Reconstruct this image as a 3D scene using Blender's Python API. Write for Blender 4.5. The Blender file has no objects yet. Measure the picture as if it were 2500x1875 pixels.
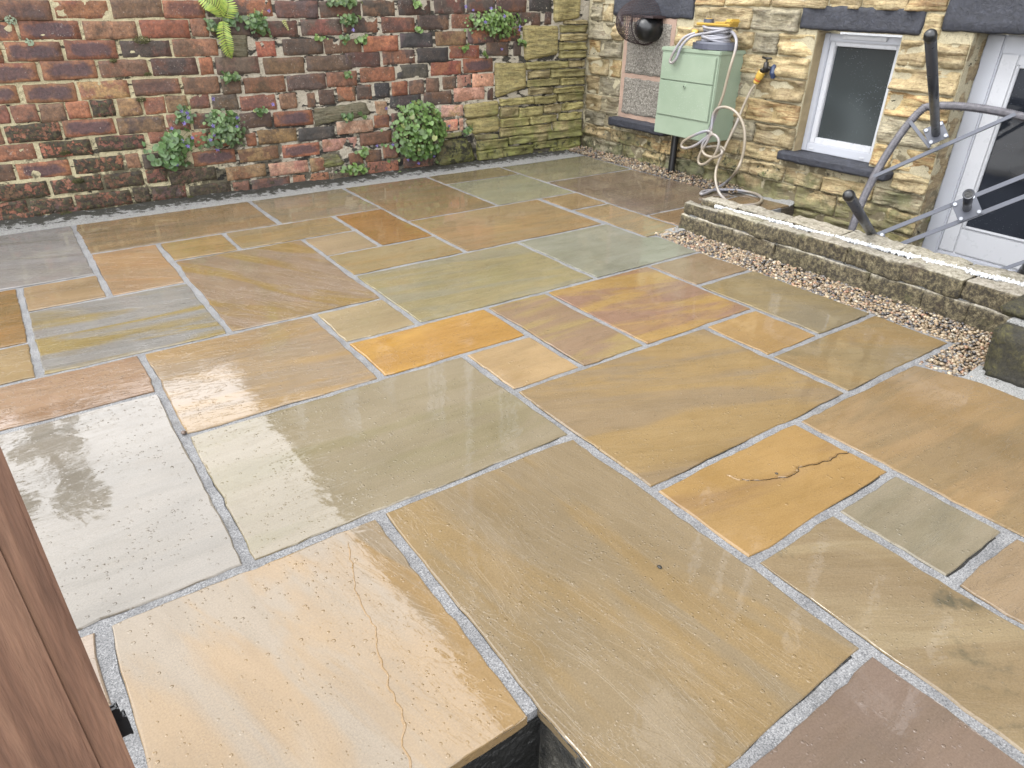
import bpy, bmesh, math, random
from mathutils import Vector, Matrix, noise
S = 0.66                      # every length below is in units of 0.66 m; meshes are scaled to metres when made
scene = bpy.context.scene
# ---------------------------------------------------------------- camera
cam_d = bpy.data.cameras.new('camera'); cam = bpy.data.objects.new('camera', cam_d)
scene.collection.objects.link(cam); scene.camera = cam
YAW, TILT, ROLL, FOC = 0.62430203, 0.51351835, 0.0178402, 1.69346203
fw = Vector((math.sin(YAW)*math.cos(TILT), math.cos(YAW)*math.cos(TILT), -math.sin(TILT)))
rt = Vector((math.cos(YAW), -math.sin(YAW), 0)); up = rt.cross(fw)
r2 = rt*math.cos(ROLL)+up*math.sin(ROLL); u2 = -rt*math.sin(ROLL)+up*math.cos(ROLL)
cam.matrix_world = Matrix(((r2.x,u2.x,-fw.x,0),(r2.y,u2.y,-fw.y,0),(r2.z,u2.z,-fw.z,1.6*S),(0,0,0,1)))
cam_d.sensor_width = 36; cam_d.lens = FOC*1000/2500*36; cam_d.clip_start = .02; cam_d.clip_end = 400
scene.render.resolution_x = 1024; scene.render.resolution_y = 768
# ---------------------------------------------------------------- sky, sun, exposure
SUN_EL, SUN_AZ = math.radians(58), math.radians(-70)     # azimuth from +Y towards +X
world = bpy.data.worlds.new('World'); scene.world = world; world.use_nodes = True
wt = world.node_tree; bgn = wt.nodes['Background']
sky = wt.nodes.new('ShaderNodeTexSky'); sky.sky_type = 'NISHITA'; sky.sun_disc = False
sky.sun_elevation = SUN_EL; sky.sun_rotation = SUN_AZ
tc = wt.nodes.new('ShaderNodeTexCoord'); cn = wt.nodes.new('ShaderNodeTexNoise')
cn.inputs['Scale'].default_value = 2.2; cn.inputs['Detail'].default_value = 4
wt.links.new(tc.outputs['Generated'], cn.inputs['Vector'])
cr = wt.nodes.new('ShaderNodeValToRGB')
cr.color_ramp.elements[0].position = .3; cr.color_ramp.elements[0].color = (11.3,11.4,11.7,1)
cr.color_ramp.elements[1].position = .75; cr.color_ramp.elements[1].color = (15.0,15.1,15.4,1)
wt.links.new(cn.outputs['Fac'], cr.inputs['Fac'])
mxs = wt.nodes.new('ShaderNodeMixRGB'); mxs.inputs['Fac'].default_value = .9    # overcast: cloud over nearly all of the sky
wt.links.new(sky.outputs['Color'], mxs.inputs['Color1']); wt.links.new(cr.outputs['Color'], mxs.inputs['Color2'])
wt.links.new(mxs.outputs['Color'], bgn.inputs['Color']); bgn.inputs['Strength'].default_value = .15
sl = bpy.data.lights.new('sun', 'SUN'); sl.energy = .9; sl.angle = math.radians(25); sl.color = (1,.97,.92)
sun = bpy.data.objects.new('sun', sl); scene.collection.objects.link(sun)
sd = Vector((math.sin(SUN_AZ)*math.cos(SUN_EL), math.cos(SUN_AZ)*math.cos(SUN_EL), math.sin(SUN_EL)))
sun.rotation_euler = sd.to_track_quat('Z','Y').to_euler()
scene.view_settings.view_transform = 'Standard'; scene.view_settings.look = 'None'
scene.view_settings.gamma = 1; scene.view_settings.use_curve_mapping = False
scene.view_settings.exposure = 1.42
# ---------------------------------------------------------------- helpers
C = scene.collection
rnd = random.Random(7)
DES=.16
def lin(r,g,b,k=1.0):
    f = lambda c: (c/12.92 if c <= .04045 else ((c+.055)/1.055)**2.4)*k
    c=(f(r/255),f(g/255),f(b/255)); l=.3*c[0]+.59*c[1]+.11*c[2]
    return tuple(v+(l-v)*DES for v in c)+(1,)
def mk(name, vs, fs, mat, parent=None, loc=(0,0,0), smooth=False, cols=None, mats=None, mi=None):
    """one mesh object; vs relative to loc, both in scene units"""
    me = bpy.data.meshes.new(name)
    me.from_pydata([(v[0]*S,v[1]*S,v[2]*S) for v in vs], [], fs)
    if smooth: me.polygons.foreach_set('use_smooth', [True]*len(me.polygons))
    if mats:
        for m in mats: me.materials.append(m)
        if mi: me.polygons.foreach_set('material_index', mi)
    elif mat: me.materials.append(mat)
    if cols:
        a = me.color_attributes.new('tint','FLOAT_COLOR','POINT')
        a.data.foreach_set('color', [c for col in cols for c in col])
    me.update()
    o = bpy.data.objects.new(name, me); C.objects.link(o)
    o.location = (loc[0]*S,loc[1]*S,loc[2]*S)
    if parent:
        o.parent = parent
        o.location = (loc[0]*S-parent['_p'][0], loc[1]*S-parent['_p'][1], loc[2]*S-parent['_p'][2])
    o['_p'] = (loc[0]*S,loc[1]*S,loc[2]*S)
    return o
def empty(name, loc=(0,0,0)):
    o = bpy.data.objects.new(name, None); C.objects.link(o); o.empty_display_size = .1
    o.location = (loc[0]*S,loc[1]*S,loc[2]*S); o['_p'] = (loc[0]*S,loc[1]*S,loc[2]*S)
    return o
def tag(o, label=None, cat=None, group=None, kind=None):
    if label: o['label'] = label
    if cat: o['category'] = cat
    if group: o['group'] = group
    if kind: o['kind'] = kind
    return o
class MB:
    def __init__(s): s.v=[]; s.f=[]; s.c=[]
    def add(s, vs, fs, col=None):
        n=len(s.v); s.v+=[tuple(v) for v in vs]; s.f+=[tuple(i+n for i in f) for f in fs]
        if col: s.c+=[col]*len(vs)
        return s
    def box(s, a, b, bev=0, col=None):
        x0,y0,z0=[min(a[i],b[i]) for i in range(3)]; x1,y1,z1=[max(a[i],b[i]) for i in range(3)]
        if not bev:
            s.add([(x0,y0,z0),(x1,y0,z0),(x1,y1,z0),(x0,y1,z0),(x0,y0,z1),(x1,y0,z1),(x1,y1,z1),(x0,y1,z1)],
              [(0,3,2,1),(4,5,6,7),(0,1,5,4),(1,2,6,5),(2,3,7,6),(3,0,4,7)],col); return s
        bm=bmesh.new(); bmesh.ops.create_cube(bm,size=1)
        for v in bm.verts: v.co=Vector((x0+(v.co.x+.5)*(x1-x0),y0+(v.co.y+.5)*(y1-y0),z0+(v.co.z+.5)*(z1-z0)))
        bmesh.ops.bevel(bm,geom=bm.edges[:],offset=bev,segments=2,affect='EDGES')
        bm.verts.index_update(); s.add([v.co[:] for v in bm.verts],[[v.index for v in f.verts] for f in bm.faces],col); bm.free(); return s
    def tube(s, pts, r, n=8, closed=False, caps=True, col=None):
        P=[Vector(p) for p in pts]; N=len(P); rs=r if isinstance(r,(list,tuple)) else [r]*N
        vs=[];prev=None
        for i,p in enumerate(P):
            a=P[(i-1)%N] if (closed or i>0) else P[i]; b=P[(i+1)%N] if (closed or i<N-1) else P[i]
            t=(b-a).normalized() if (b-a).length>1e-9 else Vector((0,0,1))
            if prev is None: prev=t.orthogonal().normalized()
            prev=(prev-t*prev.dot(t)).normalized() if (prev-t*prev.dot(t)).length>1e-6 else t.orthogonal().normalized()
            bn=t.cross(prev)
            for k in range(n):
                a_=2*math.pi*k/n; vs.append(p+(prev*math.cos(a_)+bn*math.sin(a_))*rs[i])
        fs=[]
        for i in range(N if closed else N-1):
            for k in range(n):
                fs.append((i*n+k,i*n+(k+1)%n,((i+1)%N)*n+(k+1)%n,((i+1)%N)*n+k))
        if caps and not closed: fs.append(tuple(range(n))[::-1]); fs.append(tuple((N-1)*n+k for k in range(n)))
        s.add(vs,fs,col); return s
    def build(s,name,mat,parent=None,loc=(0,0,0),smooth=False):
        return mk(name,[(v[0]-loc[0],v[1]-loc[1],v[2]-loc[2]) for v in s.v],s.f,mat,parent,loc,smooth,cols=s.c if s.c else None)
def T(p):                       # house items were measured on the plane x=5.43; the wall stands at 5.65
    s=1.0405; return (p[0]*s,p[1]*s,1.6-(1.6-p[2])*s)
def spline(pts, k=5, closed=False):
    P=[Vector(p) for p in pts]; out=[]; N=len(P)
    for i in range(N if closed else N-1):
        g=lambda j: P[j%N] if closed else P[max(0,min(N-1,j))]
        a,b,c,d=g(i-1),g(i),g(i+1),g(i+2)
        for j in range(k):
            t=j/k; out.append(.5*((2*b)+(c-a)*t+(2*a-5*b+4*c-d)*t*t+(3*b-a-3*c+d)*t**3))
    if not closed: out.append(P[-1])
    return out
# ---------------------------------------------------------------- materials
def newmat(name):
    m=bpy.data.materials.new(name); m.use_nodes=True; return m, m.node_tree, m.node_tree.nodes['Principled BSDF']
class NT:
    def __init__(s,name):
        s.m,s.t,s.b=newmat(name)
    def n(s,typ,**kw):
        x=s.t.nodes.new(typ)
        for k,v in kw.items(): setattr(x,k,v)
        return x
    def l(s,a,b): s.t.links.new(a,b)
    def pos(s):
        g=s.n('ShaderNodeNewGeometry'); return g.outputs['Position']
    def noise(s,scale,vec=None,detail=4,rough=.55,dist=0,stretch=None,off=None):
        x=s.n('ShaderNodeTexNoise'); x.inputs['Scale'].default_value=scale; x.inputs['Detail'].default_value=detail
        x.inputs['Roughness'].default_value=rough; x.inputs['Distortion'].default_value=dist
        v=vec if vec is not None else s.pos()
        if stretch or off:
            mp=s.n('ShaderNodeMapping'); s.l(v,mp.inputs['Vector'])
            if stretch: mp.inputs['Scale'].default_value=stretch
            if off: mp.inputs['Location'].default_value=off
            v=mp.outputs['Vector']
        s.l(v,x.inputs['Vector']); return x.outputs['Fac']
    def vor(s,scale,vec=None,feature='F1',rnd_=1):
        x=s.n('ShaderNodeTexVoronoi'); x.inputs['Scale'].default_value=scale; x.feature=feature
        x.inputs['Randomness'].default_value=rnd_
        s.l(vec if vec is not None else s.pos(),x.inputs['Vector']); return x
    def ramp(s,fac,stops):
        r=s.n('ShaderNodeValToRGB'); e=r.color_ramp.elements
        for i,(p,c) in enumerate(stops):
            if i<2: e[i].position=p
            else: e.new(p)
            e[i].color=c if len(c)==4 else (*c,1)
        s.l(fac,r.inputs['Fac']); return r.outputs['Color']
    def step(s,fac,a,b):
        r=s.n('ShaderNodeMapRange'); r.inputs['From Min'].default_value=a; r.inputs['From Max'].default_value=b
        r.interpolation_type='SMOOTHSTEP'; s.l(fac,r.inputs['Value']); return r.outputs['Result']
    def mr(s,fac,a,b,c,d):
        r=s.n('ShaderNodeMapRange'); 
        for k,v in zip(('From Min','From Max','To Min','To Max'),(a,b,c,d)): r.inputs[k].default_value=v
        s.l(fac,r.inputs['Value']); return r.outputs['Result']
    def math(s,op,a,b=None,c=None):
        x=s.n('ShaderNodeMath',operation=op)
        for i,v in enumerate((a,b,c)):
            if v is None: continue
            if isinstance(v,(int,float)): x.inputs[i].default_value=v
            else: s.l(v,x.inputs[i])
        return x.outputs[0]
    def mix(s,f,a,b,mode='MIX'):
        x=s.n('ShaderNodeMixRGB',blend_type=mode)
        for i,v in zip(('Fac','Color1','Color2'),(f,a,b)):
            if isinstance(v,(int,float)): x.inputs[i].default_value=v
            elif isinstance(v,tuple): x.inputs[i].default_value=v if len(v)==4 else (*v,1)
            else: s.l(v,x.inputs[i])
        return x.outputs['Color']
    def bump(s,h,strength=.5,dist=.005,normal=None):
        x=s.n('ShaderNodeBump'); x.inputs['Strength'].default_value=strength; x.inputs['Distance'].default_value=dist
        s.l(h,x.inputs['Height'])
        if normal is not None: s.l(normal,x.inputs['Normal'])
        return x.outputs['Normal']
    def out(s,col=None,rough=None,nrm=None,spec=None,metal=None,coat=None,ior=None):
        for v,k in ((col,'Base Color'),(rough,'Roughness'),(nrm,'Normal'),(spec,'Specular IOR Level'),(metal,'Metallic'),(coat,'Coat Weight'),(ior,'IOR')):
            if v is None: continue
            if isinstance(v,(int,float)): s.b.inputs[k].default_value=v
            elif isinstance(v,tuple): s.b.inputs[k].default_value=v if len(v)==4 else (*v,1)
            else: s.l(v,s.b.inputs[k])
        return s.m
    def attr(s,name):
        a=s.n('ShaderNodeAttribute'); a.attribute_type='OBJECT'; a.attribute_name=name; return a
K=.44
def simple(name,rgb,rough=.5,metal=0,bumpscale=None,bs=.2,var=.12,bd=.002):
    t=NT(name); c=lin(*rgb,K); n=t.noise(9,detail=3); hi=tuple(min(1,x*(1+var)) for x in c[:3]); lo=tuple(x*(1-var) for x in c[:3])
    col=t.ramp(n,[(.3,lo),(.7,hi)])
    nr=None
    if bumpscale: nr=t.bump(t.noise(bumpscale,detail=3),bs,bd)
    return t.out(col,t.mr(t.noise(25),.3,.7,max(.02,rough-.06),min(1,rough+.06)),nr,metal=metal)
# wet riven sandstone
def slab_mat():
    t=NT('wet_sandstone')
    oi=t.n('ShaderNodeObjectInfo'); pos=t.pos()
    off=t.n('ShaderNodeVectorMath',operation='SCALE'); cx=t.n('ShaderNodeCombineXYZ')
    t.l(oi.outputs['Random'],cx.inputs[0]); t.l(oi.outputs['Random'],cx.inputs[1]); t.l(oi.outputs['Random'],cx.inputs[2])
    t.l(cx.outputs[0],off.inputs[0]); off.inputs['Scale'].default_value=37
    add=t.n('ShaderNodeVectorMath',operation='ADD'); t.l(pos,add.inputs[0]); t.l(off.outputs[0],add.inputs[1])
    rot=t.n('ShaderNodeVectorRotate',rotation_type='Z_AXIS'); t.l(add.outputs[0],rot.inputs['Vector'])
    t.l(t.attr('grain').outputs['Fac'],rot.inputs['Angle'])
    mp=t.n('ShaderNodeMapping'); mp.inputs['Scale'].default_value=(1,5,1); t.l(rot.outputs[0],mp.inputs['Vector'])
    gv=mp.outputs['Vector']
    big=t.noise(1.3,gv,detail=4,dist=1.0)
    f2=t.step(big,.42,.6)
    t2=t.attr('tone2')
    col=t.mix(f2,oi.outputs['Color'],t2.outputs['Color'])
    band=t.noise(5,gv,detail=5,rough=.6,dist=.5)
    col=t.mix(1,col,t.ramp(band,[(.3,(.92,.91,.88)),(.5,(1,1,1)),(.72,(1.05,1.06,1.08))]),'MULTIPLY')
    blot=t.noise(3.2,add.outputs[0],detail=5,rough=.6)
    col=t.mix(1,col,t.ramp(blot,[(.3,(.88,.87,.85)),(.62,(1.05,1.04,1.03))]),'MULTIPLY')
    gr=t.noise(260,pos,detail=2,rough=.7)
    col=t.mix(1,col,t.ramp(gr,[(.3,(.86,.86,.86)),(.7,(1.13,1.13,1.13))]),'MULTIPLY')
    stain=t.math('MULTIPLY',t.step(t.noise(4.5,add.outputs[0],detail=6,rough=.7),.55,.70),t.attr('stain').outputs['Fac'])
    col=t.mix(stain,col,(.05,.045,.03))
    # water film: smooth where it pools, duller where the riven face stands out of it
    pool=t.noise(2.4,add.outputs[0],detail=3,dist=.6)
    wet=t.math('MAXIMUM',t.step(pool,.28,.46),t.attr('wet').outputs['Fac'])
    rip=t.noise(16,gv,detail=4,rough=.55,dist=.8)
    rip2=t.noise(7.0,add.outputs[0],detail=3,dist=.4)
    fine=t.noise(85,pos,detail=3,rough=.6)
    vd=t.vor(82); d1=t.step(vd.outputs['Distance'],.36,.22)
    cel=t.n('ShaderNodeSeparateColor'); t.l(vd.outputs['Color'],cel.inputs[0])
    dens=t.step(t.noise(3.5,add.outputs[0],detail=3),.4,.62)
    on=t.step(cel.outputs[0],.88,.93)
    drop=t.math('MULTIPLY',t.math('MULTIPLY',d1,on),dens)
    vd2=t.vor(150); cel2=t.n('ShaderNodeSeparateColor'); t.l(vd2.outputs['Color'],cel2.inputs[0])
    drop2=t.math('MULTIPLY',t.math('MULTIPLY',t.step(vd2.outputs['Distance'],.4,.2),t.step(cel2.outputs[0],.84,.88)),t.step(t.noise(5,add.outputs[0],detail=4),.42,.6))
    dry=t.math('SUBTRACT',1.0,wet)
    riv=t.attr('riven').outputs['Fac']
    h=t.math('MULTIPLY',rip,t.math('MULTIPLY_ADD',dry,.8,.045)); h=t.math('MULTIPLY',h,riv)
    tn=t.noise(3.2,gv,detail=6,rough=.62,dist=.9)
    terr=t.math('ADD',t.step(tn,.46,.475),t.math('ADD',t.step(tn,.53,.54),t.step(tn,.60,.62)))
    h=t.math('ADD',h,t.math('MULTIPLY',t.math('MULTIPLY',t.math('MULTIPLY',terr,riv),.17),t.math('SUBTRACT',1.0,t.math('MULTIPLY',t.attr('wet').outputs['Fac'],.75))))
    h=t.math('ADD',h,t.math('MULTIPLY',rip2,.45))
    h=t.math('ADD',h,t.math('MULTIPLY',fine,t.math('MULTIPLY_ADD',dry,.04,.002)))
    h=t.math('ADD',h,t.math('MULTIPLY',drop,.6)); h=t.math('ADD',h,t.math('MULTIPLY',drop2,.5))
    nr=t.bump(h,1,.0022)
    rough=t.math('MULTIPLY_ADD',dry,.14,.02)
    return t.out(col,rough,nr,ior=1.5)
M_slab=slab_mat()
def mortar_joint():
    t=NT('joint_mortar'); g=t.noise(300,detail=2,rough=.8); b=t.noise(14,detail=4)
    col=t.ramp(g,[(.32,lin(92,94,98,K)),(.44,lin(144,145,146,K)),(.6,lin(174,174,175,K)),(.7,lin(204,204,205,K))])
    col=t.mix(1,col,t.ramp(b,[(.3,(.72,.72,.73)),(.6,(1.05,1.05,1.05))]),'MULTIPLY')
    col=t.mix(t.math('MULTIPLY',t.step(t.noise(5,detail=6,rough=.7,off=(2,7,1)),.56,.68),.45),col,lin(112,108,98,K))
    return t.out(col,.85,t.bump(t.noise(220,detail=4,rough=.7),.9,.004))
M_joint=mortar_joint()
def fillet_mat():
    t=NT('fillet_mortar'); g=t.noise(240,detail=3,rough=.8); b=t.noise(22,detail=6,rough=.75)
    col=t.ramp(g,[(.3,lin(95,95,90,K)),(.5,lin(178,178,174,K)),(.7,lin(225,224,220,K))])
    sx=t.n('ShaderNodeSeparateXYZ'); t.l(t.pos(),sx.inputs[0])
    hh=t.mr(sx.outputs[1],6.22*S,6.44*S,-.10,.16)
    col=t.mix(t.step(t.math('ADD',b,hh),.52,.58),col,lin(62,60,48,K))
    return t.out(col,.9,t.bump(t.noise(120,detail=5,rough=.7),1,.008))
M_fillet=fillet_mat()
def brick_mat():
    t=NT('old_brick'); oi=t.n('ShaderNodeObjectInfo'); pos=t.pos()
    gen=t.n('ShaderNodeTexCoord').outputs['Generated']; sx=t.n('ShaderNodeSeparateXYZ'); t.l(gen,sx.inputs[0])
    dx=t.math('ABSOLUTE',t.math('SUBTRACT',sx.outputs[0],.5)); dz=t.math('ABSOLUTE',t.math('SUBTRACT',sx.outputs[2],.5))
    wob=t.noise(28,detail=3)
    e=t.math('ADD',t.math('POWER',t.math('MULTIPLY',dx,2.35),4.0),t.math('POWER',t.math('MULTIPLY',dz,2.9),2.6))
    e=t.math('ADD',e,t.math('MULTIPLY_ADD',wob,3.0,-1.5))
    core=t.math('MULTIPLY',t.step(e,1.3,.3),t.attr('flash').outputs['Fac'])
    col=oi.outputs['Color']
    big=t.noise(11,detail=5,rough=.65)
    t2=t.attr('tone2')
    col=t.mix(t.step(big,.45,.58),col,t2.outputs['Color'])
    col=t.mix(1,col,t.ramp(t.noise(24,detail=4,rough=.7),[(.3,(.72,.7,.7)),(.5,(1,1,1)),(.7,(1.3,1.25,1.2))]),'MULTIPLY')
    col=t.mix(core,col,lin(92,72,80,K))
    fine=t.noise(75,detail=5,rough=.8)
    col=t.mix(1,col,t.ramp(fine,[(.3,(.5,.47,.46)),(.48,(1,1,1)),(.68,(1.65,1.6,1.56))]),'MULTIPLY')
    spk=t.step(t.noise(110,detail=3,rough=.6),.62,.70)
    col=t.mix(t.math('MULTIPLY',spk,t.step(t.noise(6,detail=3),.4,.65)),col,lin(205,190,175,K))
    soot=t.step(t.noise(34,detail=5,rough=.7),.6,.72)
    col=t.mix(t.math('MULTIPLY',soot,.4),col,lin(60,52,50,K))
    mo=t.attr('moss').outputs['Fac']
    mn=t.step(t.math('ADD',t.noise(42,detail=6,rough=.72),t.math('MULTIPLY_ADD',mo,.24,-.12)),.56,.62)
    mc=t.ramp(t.noise(60,detail=3),[(.35,lin(54,44,32,K)),(.55,lin(84,72,44,K)),(.72,lin(104,106,52,K))])
    col=t.mix(t.math('MULTIPLY',mn,t.step(mo,.02,.3)),col,mc)
    h=t.math('ADD',t.math('MULTIPLY',t.noise(60,detail=6,rough=.7),1.0),t.math('MULTIPLY',mn,.4))
    return t.out(col,t.mr(fine,.3,.7,.5,.85),t.bump(h,.8,.005),spec=.45)
M_brick=brick_mat()
def wallmortar(name,c1,c2,dark,alg=0,gx0=0.07):
    t=NT(name); a=t.noise(30,detail=6,rough=.7); g=t.noise(170,detail=3,rough=.8)
    sx=t.n('ShaderNodeSeparateXYZ'); t.l(t.pos(),sx.inputs[0])
    xm=t.step(sx.outputs[0],.85,1.15)
    cc=t.mix(xm,c1,c2)
    col=t.mix(1,cc,t.ramp(g,[(.3,(.7,.7,.68)),(.7,(1.2,1.2,1.2))]),'MULTIPLY')
    low=t.mr(sx.outputs[2],.05,.5,.17,-.02)
    m=t.step(t.math('ADD',t.noise(9,detail=6,rough=.7),low),.56,.66)
    col=t.mix(t.math('MULTIPLY',m,.85),col,dark)
    gx=t.math('MULTIPLY_ADD',xm,gx0,0.0)
    gap=t.step(t.math('ADD',t.noise(11,detail=5,rough=.65,stretch=(1,1,2.5)),gx),.60,.64)
    col=t.mix(t.math('MULTIPLY',gap,.9),col,lin(26,24,22,K))
    h=t.math('SUBTRACT',a,t.math('MULTIPLY',gap,1.3))
    return t.out(col,.9,t.bump(h,1,.012))
M_wm=wallmortar('lime_mortar',lin(228,214,166,K*1.1),lin(222,210,186,K*1.05),lin(74,66,44,K))
M_hm=wallmortar('house_mortar',lin(228,214,172,K),lin(228,214,172,K),lin(120,105,70,K),gx0=-.035)
def stone_mat(name,sc=1.0,strata=1.0,alg=(0.10,0.11,.04),algz=.35,wet=.55):
    t=NT(name); oi=t.n('ShaderNodeObjectInfo'); pos=t.pos(); t2=t.attr('tone2')
    st=t.noise(9,stretch=(1,1,7),detail=5,rough=.62,dist=.7)
    col=t.mix(t.step(st,.44,.62),oi.outputs['Color'],t2.outputs['Color'])
    fine=t.noise(70,detail=5,rough=.8)
    col=t.mix(1,col,t.ramp(fine,[(.3,(.62,.58,.52)),(.5,(1,1,1)),(.7,(1.28,1.28,1.24))]),'MULTIPLY')
    patch=t.noise(7,detail=4)
    col=t.mix(1,col,t.ramp(patch,[(.32,(.78,.77,.76)),(.6,(1.08,1.07,1.05))]),'MULTIPLY')
    line=t.step(t.noise(14,stretch=(1,1,8),detail=4,dist=.9),.58,.66)
    col=t.mix(t.math('MULTIPLY',line,.6),col,lin(120,84,44,K))
    sx=t.n('ShaderNodeSeparateXYZ'); t.l(pos,sx.inputs[0])
    low=t.mr(sx.outputs[2],0,algz,.2,-.12)
    al=t.step(t.math('ADD',t.noise(6,detail=6,rough=.7),low),.52,.68)
    mo=t.attr('moss').outputs['Fac']
    al2=t.step(t.math('ADD',t.noise(24,detail=6,rough=.75),t.math('MULTIPLY_ADD',mo,.3,-.15)),.56,.64)
    col=t.mix(t.math('MULTIPLY',al,.75),col,t.ramp(t.noise(20),[(.35,(alg[0]*.45,alg[1]*.42,alg[2]*.55)),(.65,alg)]))
    col=t.mix(t.math('MULTIPLY',al2,t.step(mo,.05,.5)),col,t.ramp(t.noise(33,detail=4),[(.35,lin(40,38,26,K)),(.55,lin(70,66,38,K)),(.7,lin(105,112,48,K))]))
    h=t.math('ADD',t.math('MULTIPLY',st,1.2*strata),t.math('MULTIPLY',t.noise(55,detail=6,rough=.7),.7))
    return t.out(col,t.mr(patch,.3,.7,wet-.12,wet+.15),t.bump(h,.9,.012),spec=.4)
M_stone=stone_mat('gritstone')
M_thin=stone_mat('mossy_gritstone',alg=(.16,.17,.045),algz=.6,wet=.6)
def lowwall_mat():
    t=NT('weathered_walling'); oi=t.n('ShaderNodeObjectInfo'); pos=t.pos()
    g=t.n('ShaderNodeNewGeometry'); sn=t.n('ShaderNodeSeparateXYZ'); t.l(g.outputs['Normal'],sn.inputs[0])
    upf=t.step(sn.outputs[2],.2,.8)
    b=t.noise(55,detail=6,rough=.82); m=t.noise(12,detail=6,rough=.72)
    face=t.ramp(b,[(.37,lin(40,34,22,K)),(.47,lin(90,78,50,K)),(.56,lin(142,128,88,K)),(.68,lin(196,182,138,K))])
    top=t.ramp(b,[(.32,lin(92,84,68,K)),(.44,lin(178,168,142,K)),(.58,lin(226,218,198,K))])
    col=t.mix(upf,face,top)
    col=t.mix(t.math('MULTIPLY',t.step(m,.55,.65),t.math('MULTIPLY_ADD',upf,-.55,.7)),col,lin(70,60,34,K))
    col=t.mix(t.math('MULTIPLY',t.step(t.noise(9,detail=5,rough=.7,off=(3,1,2)),.57,.66),.5),col,lin(116,116,60,K))
    col=t.mix(t.math('MULTIPLY',t.step(t.noise(7,detail=4,off=(9,4,2)),.6,.7),.5),col,lin(72,50,36,K))
    col=t.mix(.5,col,oi.outputs['Color'],'MULTIPLY')
    return t.out(col,.8,t.bump(t.noise(90,detail=6,rough=.75),1,.009))
M_low=lowwall_mat()
def block_mat():
    t=NT('mossy_block'); b=t.noise(60,detail=6,rough=.75); m=t.noise(7,detail=5)
    st=t.noise(70,stretch=(1,1,.25),detail=2)
    col=t.ramp(b,[(.35,lin(34,30,16,K)),(.5,lin(66,60,24,K)),(.64,lin(100,94,32,K)),(.75,lin(140,134,60,K))])
    sx=t.n('ShaderNodeSeparateXYZ'); t.l(t.pos(),sx.inputs[0])
    k=t.step(t.math('ADD',m,t.mr(sx.outputs[2],0,.22,.12,-.14)),.48,.62)
    col=t.mix(t.math('MULTIPLY',k,.8),col,lin(52,48,36,K))
    return t.out(col,.75,t.bump(t.math('ADD',b,st),.9,.01))
M_block=block_mat()
def gravel_mat():
    t=NT('pea_gravel'); a=t.n('ShaderNodeVertexColor'); a.layer_name='tint'
    n=t.noise(160,detail=3); col=t.mix(1,a.outputs['Color'],t.ramp(n,[(.3,(.8,.8,.8)),(.7,(1.15,1.15,1.15))]),'MULTIPLY')
    return t.out(col,.35,t.bump(n,.3,.002))
M_gravel=gravel_mat()
def leaf_mat(name='leaf',tr=.25):
    t=NT(name); a=t.n('ShaderNodeVertexColor'); a.layer_name='tint'
    n=t.noise(60,detail=2); col=t.mix(1,a.outputs['Color'],t.ramp(n,[(.3,(.85,.85,.85)),(.7,(1.15,1.15,1.1))]),'MULTIPLY')
    t.b.inputs['Transmission Weight'].default_value=0
    mm=t.out(col,.42,t.bump(t.noise(90,detail=2),.3,.002),spec=.5)
    tl=t.n('ShaderNodeBsdfTranslucent'); t.l(col,tl.inputs['Color']); ms=t.n('ShaderNodeMixShader'); ms.inputs[0].default_value=tr
    o=[x for x in t.t.nodes if x.type=='OUTPUT_MATERIAL'][0]
    t.l(t.b.outputs[0],ms.inputs[1]); t.l(tl.outputs[0],ms.inputs[2]); t.l(ms.outputs[0],o.inputs['Surface'])
    return mm
M_leaf=leaf_mat()
def painted_stone():
    t=NT('painted_black_stone'); n=t.noise(40,detail=6,rough=.7,stretch=(1,1,1.6))
    col=t.ramp(n,[(.3,lin(38,41,52,K)),(.6,lin(58,62,78,K)),(.75,lin(84,90,108,K))])
    chip=t.step(t.noise(120,detail=3),.7,.73); col=t.mix(t.math('MULTIPLY',chip,.7),col,lin(110,108,112,K))
    return t.out(col,.55,t.bump(t.noise(50,detail=6,rough=.75,dist=.8),1,.008))
M_black=painted_stone()
M_upvc=simple('white_upvc',(242,244,250),.3,var=.03)
M_upvc2=simple('white_upvc_trim',(225,229,240),.35,var=.03)
M_green=None
def green():
    t=NT('pale_green_plastic'); n=t.noise(5,detail=3)
    col=t.ramp(n,[(.3,lin(162,184,154,K*1.05)),(.7,lin(177,197,168,K*1.05))])
    vd=t.vor(120); cs=t.n('ShaderNodeSeparateColor'); t.l(vd.outputs['Color'],cs.inputs[0])
    dr=t.math('MULTIPLY',t.step(vd.outputs['Distance'],.3,.2),t.math('MULTIPLY',t.step(cs.outputs[0],.8,.82),t.step(t.noise(7),.42,.58)))
    col=t.mix(t.math('MULTIPLY',dr,.45),col,lin(225,232,220,K))
    return t.out(col,.38,t.bump(dr,.5,.0015))
M_green=green()
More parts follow.
